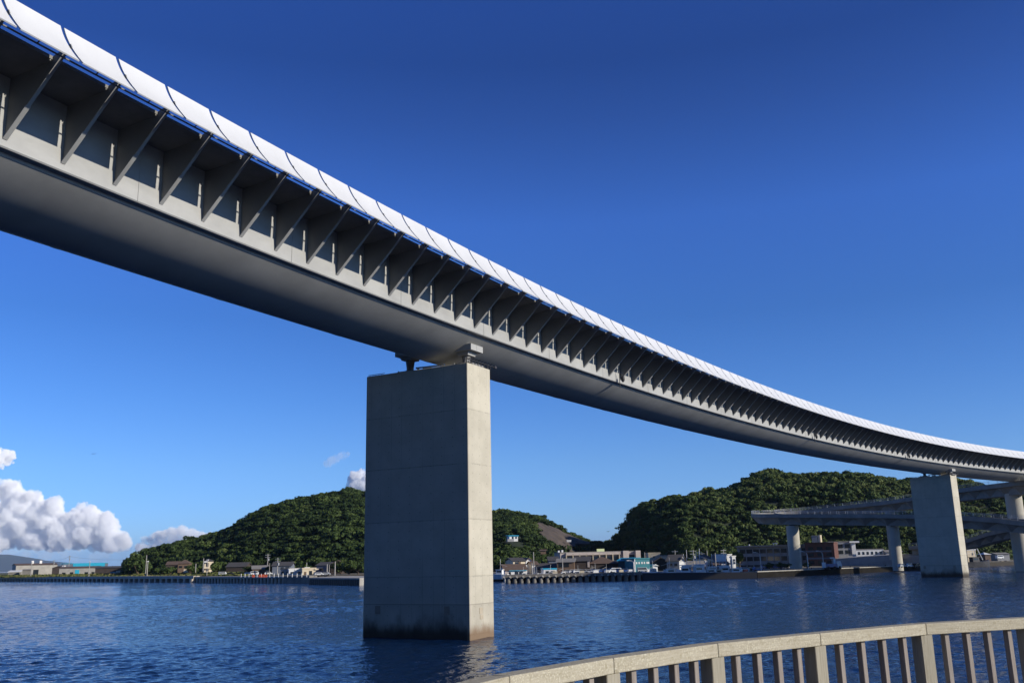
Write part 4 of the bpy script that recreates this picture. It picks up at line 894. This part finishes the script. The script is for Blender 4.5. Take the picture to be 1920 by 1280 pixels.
def viaduct(label, ctrl, hw_, girder=1.7, group=None, step=6.0):
    path = smooth(ctrl); L0_ = path[len(path)//2].copy(); L0_.z = 0
    t = empty('ramp_bridge', L0_, 0, label, 'bridge', group)
    world_child(ribbon(path, [(-hw_, 0), (hw_, 0), (hw_, -.55), (hw_*.55, -.7), (-hw_*.55, -.7), (-hw_, -.55)]), 'deck', M['ramp'], t, L0_)
    for s in (-1, 1):
        world_child(ribbon(path, [(s*hw_, 0), (s*(hw_ - .25), 0), (s*(hw_ - .25), .45), (s*hw_, .45)]), 'kerb_wall', M['ramp'], t, L0_)
        rl_ = MB(); acc = 0; last = None; tops = []
        for i, p in enumerate(path):
            d = path[min(i+1, len(path)-1)] - path[max(i-1, 0)]; d.z = 0; d.normalize(); q = p + Vector((d.y, -d.x, 0))*(s*(hw_ - .12)); tops.append(q)
            if last is None or (q - last).length > 1.9: rl_.tube([q + Vector((0, 0, .45)), q + Vector((0, 0, 1.2))], .035, 4, False); last = q
        for z in (.75, 1.0, 1.2): rl_.tube([q + Vector((0, 0, z)) for q in tops], .03, 4, False)
        world_child(rl_, 'guard_rail', M['galv'], t, L0_)
    # folded-plate girder: upright triangles alternating with sloping ones
    lens = [0]
    for a, c in zip(path[:-1], path[1:]): lens.append(lens[-1] + (c - a).length)
    def at_(u):
        i = max(0, min(len(path) - 2, int(np.searchsorted(lens, u)) - 1)); f_ = (u - lens[i])/max(1e-6, lens[i+1] - lens[i]); p = path[i].lerp(path[i+1], min(1, max(0, f_)))
        d = path[i+1] - path[i]; d.z = 0; d.normalize(); return p, Vector((d.y, -d.x, 0))
    g_ = MB(); zt, zb = -.62, -.62 - girder; n_ = max(2, int(lens[-1]/step))
    for s in (-1, 1):
        for k in range(n_):
            u0, u1 = lens[-1]*k/n_, lens[-1]*(k+1)/n_; um = (u0 + u1)/2
            P = lambda u, o, z: (lambda q: q[0] + q[1]*(s*o) + Vector((0, 0, z)))(at_(u))
            A0, A1, Bm, B0, T_ = P(u0, hw_*.50, zt), P(u1, hw_*.50, zt), P(um, hw_*.46, zb), P(u0 - (u1-u0)/2 if k else u0, hw_*.46, zb), P(um, hw_*.92, zt)
            g_.add([A0, T_, Bm], [(0, 1, 2)]); g_.add([T_, A1, Bm], [(0, 1, 2)]); g_.add([B0, A0, Bm], [(0, 1, 2)])
            if k == n_ - 1: g_.add([Bm, A1, P(u1, hw_*.46, zb)], [(0, 1, 2)])
    for k in range(n_*2):
        u0, u1 = lens[-1]*k/n_/2, lens[-1]*(k+1)/n_/2; q = [at_(u0), at_(u1)]
        g_.add([q[0][0] + q[0][1]*(hw_*.46) + Vector((0,0,zb)), q[1][0] + q[1][1]*(hw_*.46) + Vector((0,0,zb)), q[1][0] - q[1][1]*(hw_*.46) + Vector((0,0,zb)), q[0][0] - q[0][1]*(hw_*.46) + Vector((0,0,zb))], [(0,1,2,3)])
    world_child(g_, 'folded_girder', M['ramp'], t, L0_)
    return t
def W_(x, D, z): return (gx(x, D), D, z)
def Wp(x, y, D): return (gx(x, D), D, zy(x, y, D))
loop = [Wp(2010, 985, 190), Wp(1925, 977.5, 203), Wp(1870, 973.5, 209), Wp(1810, 970, 215), Wp(1716, 967, 226), Wp(1640, 966.5, 235), Wp(1560, 966.5, 245), Wp(1495, 966.5, 252), Wp(1456, 966, 257), Wp(1437, 964.5, 265), Wp(1452, 963, 274), Wp(1500, 960.5, 276), Wp(1560, 955, 272), Wp(1640, 946.5, 263), Wp(1715, 938, 252), Wp(1810, 922, 234), Wp(1895, 911, 217), Wp(1990, 900, 198)]
viaduct('hairpin concrete ramp viaduct looping at two levels behind the far pier', loop, 3.3, 1.75)
viaduct('lowest curved ramp descending behind the far pier below the hairpin viaduct', [Wp(1715, 1026, 275), Wp(1816, 1016, 262), Wp(1877, 1000, 248), Wp(1930, 990, 232), Wp(1990, 986, 215)], 3.0, 1.3)
def column(x, D, r, ytop, ybase, label):
    zb = max(-1.0, zy(x, ybase, D) - 1.2); zt = zy(x, ytop, D); t = empty('ramp_column', (gx(x, D), D, zb), 0, label, 'column', 'round ramp columns')
    q = MB(); q.tube([(0, 0, 0), (0, 0, zt - zb)], r, 28); q.build('shaft', M['pier_col'], t)
    q = MB(); q.tube([(0, 0, zt - zb), (0, 0, zt - zb + .25)], r*.5, 16); q.build('bearing', M['dark'], t)
M['pier_col'] = mat('column_concrete', (.44, .41, .345), .88, .10, .5)
column(1490, 253, 1.62, 985, 1064, 'round concrete column nearest the water, holding the left tip of the hairpin ramp')
column(1680.5, 231, 1.22, 986, 1060, 'round concrete column left of the far pier, under the lower ramp arm')
column(1676.5, 258, 1.32, 956, 1040, 'round concrete column showing only between the two ramp arms left of the far pier')
column(1914, 213, 1.75, 924.5, 1060, 'round concrete column at the right frame edge under the upper ramp arm')

# ------------------------------------------------------------------ boats, cars, poles and other small things
def gpt(x, D, z=None): return (gx(x, D), D, gz(gx(x, D)) + .02 if z is None else z)
def make_boat(name, hull, cabin, label, mast=True, group=None):
    t = empty(name, (0, 0, 0), 0, label, 'boat', group)
    secs = [(-3.2, .75, 0.0), (-1.5, 1.0, 0.0), (.8, 1.0, .05), (2.4, .62, .2), (3.5, .06, .5)]; vs, fs = [], []
    for x, hw_, dz_ in secs: vs += [(x, -hw_, .75 + dz_), (x - .05, -hw_*.75, -.35), (x - .05, hw_*.75, -.35), (x, hw_, .75 + dz_)]
    for i in range(4):
        for j in range(3): fs.append((i*4+j, (i+1)*4+j, (i+1)*4+j+1, i*4+j+1))
    fs += [(0, 1, 2, 3), (16, 17, 18, 19)] + [(i*4, i*4+3, (i+1)*4+3, (i+1)*4) for i in range(4)]
    q = MB(); q.add(vs, fs); q.build('hull', M[hull], t)
    q = MB(); q.prism([(-1.6, -.6, .7), (.3, -.6, .7), (.05, -.6, 1.75), (-1.6, -.6, 1.75)], (0, 1.2, 0)); c = q.build('cabin', M[cabin], t)
    q = MB(); q.box(-1.45, -.15, -.63, .63, 1.2, 1.55); q.build('window', M['glass'], c)
    q = MB(); q.box(-1.8, .45, -.72, .72, 1.75, 1.85); q.build('cabin_roof', M[cabin], c)
    if mast:
        q = MB(); q.tube([(-.9, 0, 1.8), (-.95, 0, 4.2)], .045, 5); q.tube([(-.9, 0, 3.0), (-2.9, 0, 2.5)], .03, 4); q.build('mast', M['white'], t)
    return t
proto = make_boat('fishing_boat', 'white', 'white', None)
bs = [(932, 226, 1.25, 2.9), (985, 219, .75, .2), (1001, 221, .8, 3.0), (1012, 219, .7, 2.9), (1036, 220, .8, .1), (1058, 221, .7, .3), (1079, 218, .75, 3.0), (1105, 219, .8, 3.1), (1120, 222, .9, .1), (1140, 220, .85, .3), (1171, 222, .7, 2.8), (1218, 221, .9, 3.0), (1228, 221, .9, .1), (1262, 221, .9, .2), (1278, 224, 1.1, 3.0), (1290, 221, .95, .1), (1302, 225, 1.15, 2.9), (1313, 222, 1.0, .2), (1325, 225, 1.1, 3.1), (1336, 222, .9, .3), (1352, 224, 1.0, 2.9), (1362, 226, 1.0, .1), (1371, 223, .9, 3.0), (1380, 226, .8, .2)]
lab = ['small white fishing boat showing just right of the near pier']
for i, (x, D, sc_, rz) in enumerate(bs):
    o = proto if i == 0 else copy_tree(proto)
    sc_ *= .72 if x < 1240 else 1.15; z = .95 if x < 1240 else .25; D = D + 3.0*(x < 1240)
    o.location = (gx(x, D), D, z); o.rotation_euler = (0, 0, rz + random.uniform(-.25, .25)); o.scale = (sc_, sc_, sc_*random.uniform(.9, 1.2)); o['category'] = 'boat'
    if i == 0: o['label'] = lab[0]
    elif x < 1240: o['label'] = 'small white boat moored behind the piled jetty before the centre town'; o['group'] = 'white boats along the piled jetty'
    else: o['label'] = 'white fishing boat crowded behind the dark solid breakwater'; o['group'] = 'fishing boats moored behind the breakwater'
ob = make_boat('fishing_boat', 'orange', 'cream', 'boat with an ochre cabin moored among the white fishing boats', True); ob.location = (gx(1343, 221), 221, .2); ob.rotation_euler = (0, 0, 2.6); ob.scale = (.7, .7, .9)
ob = make_boat('fishing_boat', 'dark', 'dark', 'dark hulled boat with two tilted masts right of the far pier', True); ob.location = (gx(1829, 283), 283, .5); ob.rotation_euler = (0, 0, .3); ob.scale = (1.3, 1.3, 1.3)
ob = make_boat('fishing_boat', 'blueboat', 'blueboat', 'pale blue boat hauled out on the grass before the open dark shed', False); ob.location = gpt(217, 430); ob.rotation_euler = (0, 0, .15); ob.scale = (1.3, 1.2, .8)
for i, (x0, x1) in enumerate(((1826, 1829.5), (1831, 1840))):
    q = MB(); a = Vector((gx(x0, 283), 283, zy(x0, 1026, 283))); c = Vector((gx(x1, 283), 283, 2.0)); q.tube([c, a], .12, 6); o = q.build('boat_mast', M['galv']); tag(o, ['nearly upright pale pole right of the far pier', 'slanting pale pole right of the far pier'][i], 'mast')

def make_car(label, paint, van=False, group=None):
    t = empty('parked_van' if van else 'parked_car', (0, 0, 0), 0, label, 'van' if van else 'car', group)
    prof = [(-2.0, .3), (2.0, .3), (2.05, .75), (1.25, .95), (.75, 1.45), (-1.3, 1.48), (-1.95, 1.0)] if not van else [(-2.0, .3), (2.0, .3), (2.0, .95), (1.6, 1.8), (-2.0, 1.85)]
    q = MB(); q.prism([(x, -.8, z) for x, z in prof], (0, 1.6, 0)); b_ = q.build('body', M[paint], t); bv = b_.modifiers.new('bevel', 'BEVEL'); bv.width = .08; bv.segments = 2
    q = MB(); zt = 1.38 if not van else 1.65
    q.prism([(x, -.815, z) for x, z in ([(1.1, .98), (.7, zt), (-1.2, zt), (-1.7, 1.0)] if not van else [(1.65, 1.05), (1.4, zt), (-1.8, zt), (-1.8, 1.05)])], (0, 1.63, 0)); q.build('window', M['glass'], t)
    for x in (-1.25, 1.25):
        for y in (-.72, .72): q = MB(); q.tube([(x, y - .1, .3), (x, y + .1, .3)], .31, 12); q.build('wheel', M['tyre'], t)
    return t
protos = {}
def car(x, D, rz, paint, label, van=False, group=None, z=None):
    k = (paint, van)
    if k not in protos: protos[k] = make_car(label, paint, van); o = protos[k]
    else: o = copy_tree(protos[k])
    o['label'] = label; o['category'] = 'van' if van else 'car'
    if group: o['group'] = group
    elif 'group' in o.keys(): del o['group']
    o.location = gpt(x, D, z); o.rotation_euler = (0, 0, rz); o.scale = (.62, .62, .62); return o
car(599, 268, .1, 'car_white', 'white car parked behind the dark jetty')
car(612, 270, .0, 'car_silver', 'silver car right of the white car behind the dark jetty')
car(478, 300, .3, 'car_white', 'white car left of the orange barriers on the left quay', True)
car(466, 306, .2, 'car_blue', 'blue car at the left end of the parked cars by the orange barriers')
car(504, 301, .2, 'car_white', 'white car behind the right end of the orange barriers')
car(418, 318, .1, 'car_white', 'small white van in the shade right of the yellow three-storey house', True)
car(433, 315, .1, 'car_black', 'dark car in the shade of the left hill near the small white van')
car(1155, 231, .1, 'car_white', 'white van parked at the left of the dark teal shed', True)
car(1203, 228, .1, 'car_silver', 'silver van parked against the white base of the teal building', True)
for i, x in enumerate((1386, 1393)): car(x, 232, .3, 'car_white', ['white car at the left end of the school car park', 'second white car along the school car park from its left end'][i])
car(1400, 234, .4, 'car_black', 'black car on the quay before the left end of the grey school')
car(1409, 236, .3, 'car_silver', 'silver car next to the black car before the grey school')
car(1419, 229, .2, 'car_blue', 'bright blue car beside the curved lamp post before the grey school')
for x in (1432, 1443, 1455, 1466, 1478): car(x, 262, .45, random.choice(['car_silver', 'car_blue', 'car_black']), 'car in the row parked along the grey school front', False, 'cars parked along the grey school front')
for i, (x, p) in enumerate(((1690, 'car_silver'), (1703, 'car_white'), (1718, 'car_black'))): car(x, 222, .35, p, ['silver car on the quay left of the far pier', 'white car on the quay closest to the far pier on its left', 'black car half hidden by the far pier'][i], z=1.3)
car(1872, 300, .3, 'car_white', 'white vehicle on the quay below the lowest curved ramp', True, z=2.0)
# crane truck on the right quay
tk = empty('crane_truck', gpt(1557, 226, 1.2), .25, 'blue and white truck with a raised white crane on the quay by the retaining wall', 'truck')
tk.scale = (.75, .75, .75)
q = MB(); q.box(-2.6, 1.4, -1.0, 1.0, .7, 1.7); q.build('bed', M['car_blue'], tk)
q = MB(); q.prism([(1.5, -1.0, .5), (3.0, -1.0, .5), (3.0, -1.0, 1.5), (2.7, -1.0, 2.5), (1.5, -1.0, 2.5)], (0, 2, 0)); q.build('cab', M['white'], tk)
q = MB(); q.box(1.0, 1.4, -.3, .3, 1.6, 3.6); q.box(-.2, .999, -.3, .3, 3.3, 3.7); q.build('crane', M['white'], tk); q = MB(); q.box(-2.9, -2.6, -.9, .9, .6, 2.2); q.build('tailgate', M['white'], tk)
for x in (-1.8, .4, 2.3): q = MB(); q.tube([(x, -1.05, .5), (x, 1.05, .5)], .5, 12); q.build('wheel', M['tyre'], tk)

def pole(x, D, ytop, label, arms=0, group=None, r=.11, lampm=False, ybase=None):
    z0 = gz(gx(x, D)); h = zy(x, ytop, D) - z0; t = empty('utility_pole' if arms else 'light_pole', (gx(x, D), D, z0), random.uniform(-.2, .2), label, 'pole', group)
    q = MB(); q.tube([(0, 0, 0), (0, 0, h)], [r*1.25, r], 8); q.build('shaft', M['pole'], t)
    for k in range(arms): q = MB(); q.box(-.85, .85, -.06, .06, h - .4 - .75*k, h - .28 - .75*k); q.build('crossarm', M['galv'], t)
    if arms > 1: q = MB(); q.tube([(.3, 0, h - 2.3), (.3, 0, h - 1.5)], .22, 8); q.build('transformer', M['galv'], t)
    if lampm: q = MB(); q.box(-.32, .32, -.2, .2, h, h + .28); q.build('lamp_head', M['white'], t)
    return t
pole(58.5, 470, 1053, 'thin light pole in front of the grey concrete shed', r=.16, lampm=True)
pole(167.5, 392, 1053, 'thin light pole in front of the long warehouse', r=.13, lampm=True)
pole(276.5, 350, 1052.5, 'white light pole with a lamp on the grass strip left of the old houses', r=.13, lampm=True)
pole(273.5, 362, 1040, 'brown wooden pole beside the white light pole on the grass strip', r=.13)
pole(388.5, 316, 1050, 'light pole on the quay before the yellow three-storey house', r=.09, lampm=True)
pole(381, 345, 1046, 'concrete pole just left of the yellow three-storey house', r=.14)
pole(367, 350, 1056, 'short concrete pole between the old houses and the yellow house', r=.14)
pA = pole(128.5, 500, 1041, 'utility pole with two crossarms behind the cyan roof', 2, r=.14)
pB = pole(99.5, 530, 1049, 'utility pole with crossarms at the right end of the grey concrete shed', 2, r=.14)
pole(501.5, 330, 1038, 'tall utility pole against the dark left hill', 2, r=.13)
pole(520.5, 296, 1045, 'utility pole with a lamp arm right of the grey tiled house', 2, r=.12)
pole(505.5, 300, 1055, 'thin pale pole between the two left utility poles', r=.08)
pole(575, 305, 1054, 'thin pole behind the cream building', r=.10)
for i, x in enumerate((613.5, 617.5)): pole(x, 270, 1057 + i, ['white flag pole left of the brown hip roof', 'thinner pale pole beside the white flag pole'][i], r=.13 - .05*i)
pole(628.3, 262, 1052, 'tall grey pole standing before the brown hip-roofed building', r=.13)
pole(997, 226, 1055, 'white mast pole left of the tall pole in the centre town', r=.12)
pole(1000.5, 228, 1034, 'tall pole rising above the roofs at the left of the centre town', r=.10)
pole(1054.5, 236, 1045, 'brown pole in front of the brown two-storey hall', r=.09)
for i, (x, y, D) in enumerate(((1209, 1035, 262), (1266, 1031, 262), (1300, 1030, 250), (1310, 1033, 266), (1316, 1035, 270), (1341, 1036, 245), (1357, 1029, 275), (1326, 1031, 275))):
    pole(x, D, y, ['bare pole right of the pinkish school', 'utility pole above the grey gabled house', 'tallest utility pole behind the fishing boats', 'utility pole just right of the tallest boat harbour pole', 'short utility pole left of the pinkish hip-roofed house', 'dark pole in front of the blue-grey shaded block', 'utility pole behind the white two-storey block', 'thin pole above the pinkish hip roof'][i], (0, 1, 2, 2, 1, 0, 2, 0)[i], r=.11)
def wire(a, b_, sag, label):
    q = MB(); A, B_ = Vector(a), Vector(b_); q.tube([A.lerp(B_, i/12) + Vector((0, 0, -sag*4*(i/12)*(1 - i/12))) for i in range(13)], .035, 4); return tag(q.build('power_line', M['wire']), label, 'power line', 'power lines at the left shore')
pk = Vector(pA.location) + Vector((0, 0, zy(128.5, 1042.5, 500) - pA.location.z)); pl = Vector(pB.location) + Vector((0, 0, zy(99.5, 1050.5, 530) - pB.location.z))
wire(pk, Vector(gpt(252, 425, zy(252, 1048, 425))), .8, 'power line sagging right from the pole behind the cyan roof')
wire(pl, pk, .5, 'power line sagging between the two left utility poles')
def street_lamp(x, D, ytop, side, label):
    z0 = gz(gx(x, D)) ; h = zy(x, ytop, D) - z0; t = empty('street_lamp', (gx(x, D), D, z0), 0, label, 'street lamp')
    q = MB(); q.tube([(0, 0, 0), (0, 0, h*.78), (side*.12, 0, h*.90), (side*.5, 0, h*.975), (side*1.1, 0, h)], [.13, .11, .10, .085, .07], 8); q.build('curved_post', M['galv'], t)
    q = MB(); q.box(min(side*1.0, side*1.6), max(side*1.0, side*1.6), -.13, .13, h - .08, h + .08); q.build('lamp_head', M['white'], t); return t
street_lamp(1425, 226, 1035, -1, 'curved street lamp before the left half of the grey school')
street_lamp(1513, 226, 1033, -1, 'curved street lamp just right of the round column nearest the water')
street_lamp(1542, 240, 1032, -1, 'curved street lamp behind the crane truck')
street_lamp(1187.5, 224, 1050, -1, 'white street lamp leaning over the jetty before the brown hip-roofed hall')
# guard posts, barriers
gp = None
A, B_ = Vector(hit(452, 1081, 2.0)), Vector(hit(575, 1081, 2.0))
for i in range(16):
    if gp is None:
        gp = empty('guard_post', (0, 0, 0), 0, 'short white guard post in the row along the left quay edge', 'post', 'white guard posts on the left quay')
        q = MB(); q.tube([(0, 0, 0), (0, 0, .85)], .09, 8); q.build('shaft', M['white'], gp); q = MB(); q.tube([(0, 0, .85), (0, 0, .92)], .11, 8); q.build('cap', M['white'], gp); o = gp
    else: o = copy_tree(gp)
    p = A.lerp(B_, i/15); o.location = (p.x, p.y, 1.95)
ob = None
for i, x in enumerate((473, 485.5, 491, 496.5)):
    if ob is None:
        ob = empty('barrier', (0, 0, 0), 0, 'orange plastic barrier on the left quay', 'barrier', 'orange barriers on the left quay')
        q = MB(); q.box(-.42, .42, -.2, .2, 0, .22); q.build('foot', M['orange'], ob); q = MB(); q.prism([(-.42, -.14, .22), (.42, -.14, .22), (.38, -.14, .95), (-.38, -.14, .95)], (0, .28, 0)); q.build('panel', M['orange'], ob); o = ob
    else: o = copy_tree(ob)
    p = hit(x, 1081.5, 2.0); o.location = (p[0], p[1] + 1.0, 1.98); o.scale = (.8, .8, .75)
# crates, barrels, net heaps on the jetty and quay
for i, (x, D, mname, lb) in enumerate(((1040, 221, 'cream', 'pale fish crate stack on the jetty below the white harbour cabin'), (1090, 221, 'beige', 'pale crate stack on the jetty below the brown two-storey hall'), (1115, 221, 'white', 'white crate stack on the jetty before the dark brown hall'), (1163, 221, 'beige', 'beige crate stack on the jetty before the dark teal shed'), (1180, 221, 'white', 'white crate stack on the jetty left of the teal building'), (1395, 223, 'orange', 'orange crate stack at the quay end of the breakwater'))):
    t = empty('crate_stack', gpt(x, D, 1.73 if x < 1240 else 1.2), .1*i, lb, 'crates')
    for k in range(3): q = MB(); q.box(-.55 + .03*k, .55 - .02*k, -.3, .3, .18*k, .18*k + .16); q.build('crate', M[mname], t)
# shore rocks at the right
rk = None
for i in range(26):
    x = 1826 + i*5.6 + random.uniform(-2, 2); p = hit(x, 1061.5 - (x - 1826)*.045)
    bm = bmesh.new(); bmesh.ops.create_icosphere(bm, subdivisions=2, radius=1)
    for v in bm.verts: v.co *= 1 + .35*mnoise.noise(v.co*1.3 + Vector((i*3, 0, 0)))
    me = bpy.data.meshes.new('shore_rock'); bm.to_mesh(me); bm.free(); me.materials.append(M['rock']); o = bpy.data.objects.new('shore_rock', me); COL.objects.link(o)
    o.location = (p[0], p[1] + random.uniform(-.5, 1.5), .25); o.scale = (random.uniform(1.0, 1.9), 1.0, random.uniform(.7, 1.2)); tag(o, 'brown rock in the riprap line right of the far pier', 'rock', 'riprap rocks on the right shore')
# garden trees and bushes around the houses
for x, D, r, h, lb in ((247, 396, 5.0, 6.5, 'large dark tree at the left tip of the wooded hill'), (258, 390, 5.0, 6.0, 'broad tree beside the large tree at the left tip of the hill'), (303, 358, 3.2, 2.6, 'dark tree left of the half hidden wooden house'), (320, 352, 2.6, 2.0, 'low tree in front of the half hidden wooden house'), (358, 350, 2.4, 2.4, 'tree right of the brown hip-roofed house'), (404, 340, 2.6, 3.0, 'bushy palm-like tree right of the yellow three-storey house'), (467, 322, 2.4, 1.8, 'tree left of the grey tiled house'), (507, 318, 2.0, 1.8, 'small tree between the grey tiled house and the dark tiled house'), (640, 290, 3.6, 3.2, 'dark tree overhanging the brown hip-roofed building'), (655, 284, 3.4, 3.0, 'dark tree behind the jetty close to the near pier'), (672, 280, 3.0, 2.2, 'low dark tree touching the left edge of the near pier'), (935, 255, 2.2, 2.6, 'light green tree just right of the near pier'), (942, 262, 2.6, 2.4, 'green tree left of the low white store'), (1012, 262, 2.6, 1.8, 'green bush under the slope right of the tall mast'), (1290, 275, 3.0, 2.4, 'yellow-green tree behind the boats'), (1305, 280, 3.0, 2.4, 'yellow-green tree right of the tallest boat harbour pole'), (1385, 285, 3.0, 3.4, 'tree at the left end of the grey school'), (1530, 330, 4.0, 4.0, 'tree behind the brick building'), (1565, 330, 3.8, 4.4, 'tall bushy tree right of the beige water tank')):
    g_ = gpt(x, D); tree(g_[0], g_[1], g_[2] - (.55*h if r > 3 else .3*h), r, h, lb)
for i, (x, D, lb) in enumerate(((1462, 232, 'dry grassy bush left of the round column nearest the water'), (1475, 230, 'second dry bush left of the round column nearest the water'), (1440, 232, 'low green bush beside the curved street lamp'), (1511, 229, 'small bush right of the round column nearest the water'))):
    tree(*gpt(x, D), 1.3, .9, lb, None, 'bush', 'bush')
# grass on the reclaimed land
gv = []; rs = np.random.RandomState(5)
for k in range(9000):
    x = rs.uniform(-20, 470); u = rs.rand()**1.3; d0 = np.interp(x, [-20, 0, 180, 365, 530], [500, 470, 386, 320, 276]) + 3; D = d0 + u*(70 if x < 250 else 38)
    c = np.array((gx(x, D), D, gz(gx(x, D)))); a = rs.uniform(0, 3.14); w_ = rs.uniform(.3, .8); h_ = rs.uniform(.15, .55)*(1 + 1.1*(u > .55)); dx_, dy_ = math.cos(a)*w_, math.sin(a)*w_
    gv.append([c + (-dx_, -dy_, -.05), c + (dx_, dy_, -.05), c + (dx_*.7, dy_*.7, h_), c + (-dx_*.6, -dy_*.6, h_*.8)])
V = np.array(gv).reshape(-1, 3); M['grass'] = leaf_mat('rough_grass', (.045, .06, .015), (.085, .10, .028), (.17, .15, .06))
tag(fast_mesh('grass', V, np.arange(len(V)).reshape(-1, 4), M['grass'], False, np.clip(rs.normal(.45, .22, len(gv)), 0, 1)), 'rough green and tan grass on the flat land behind the left wharf', None, None, 'stuff')
# birds
def bird(x, y, D, span, m_, label, bank=.2, yaw=.4):
    t = empty('bird', (gx(x, D), D, zy(x, y, D)), yaw, label, 'bird'); t.scale = (span, span, span)
    q = MB(); q.tube([(0, -.24, 0), (0, -.12, .0), (0, .02, .01), (0, .2, 0), (0, .30, 0)], [.015, .05, .06, .03, .035], 8); q.build('body', M[m_], t)
    for s in (-1, 1):
        q = MB(); q.prism([(s*.03, -.09, .02), (s*.26, -.13, .10 + bank*s*.2), (s*.5, .0, .05 + bank*s*.45), (s*.26, .04, .10 + bank*s*.2), (s*.03, .08, .02)], (0, 0, .012)); q.build('wing', M[m_], t)
bird(158.5, 851, 190, 1.1, 'bird_dark', 'dark bird gliding in the sky above the left clouds')
bird(1143, 996, 215, 1.0, 'bird_dark', 'dark bird in the gap of sky between the two hills')
bird(1415, 1090, 175, 1.2, 'bird_white', 'white gull flying low over the water left of the far pier', -.5, .9)

# ------------------------------------------------------------------ air between here and the mountains
HZ = MB(); HZ.box(-16000, 9000, -500, 17500, -5.0, 300)
def haze_mat():
    m = bpy.data.materials.new('haze_air'); m.use_nodes = True; t = NT(m); t.n.clear()
    out = t.node('ShaderNodeOutputMaterial'); v = t.node('ShaderNodeVolumePrincipled')
    v.inputs['Color'].default_value = (.62, .78, 1.0, 1); v.inputs['Density'].default_value = 3.6e-5; v.inputs['Anisotropy'].default_value = .2
    t.link(v.outputs[0], out.inputs['Volume']); return m
tag(HZ.build('haze', haze_mat()), 'thin blue haze over the bay', None, None, 'stuff')
for i in range(12):
    x = 1064 + i*9.6 + random.uniform(-2, 2); p_ = random.choice(['car_white', 'car_white', 'car_silver', 'car_blue'])
    car(x, 230.5, random.uniform(-.2, .4), p_, 'small car parked in the row along the quay before the brown halls', False, 'cars parked before the brown halls', z=1.5)
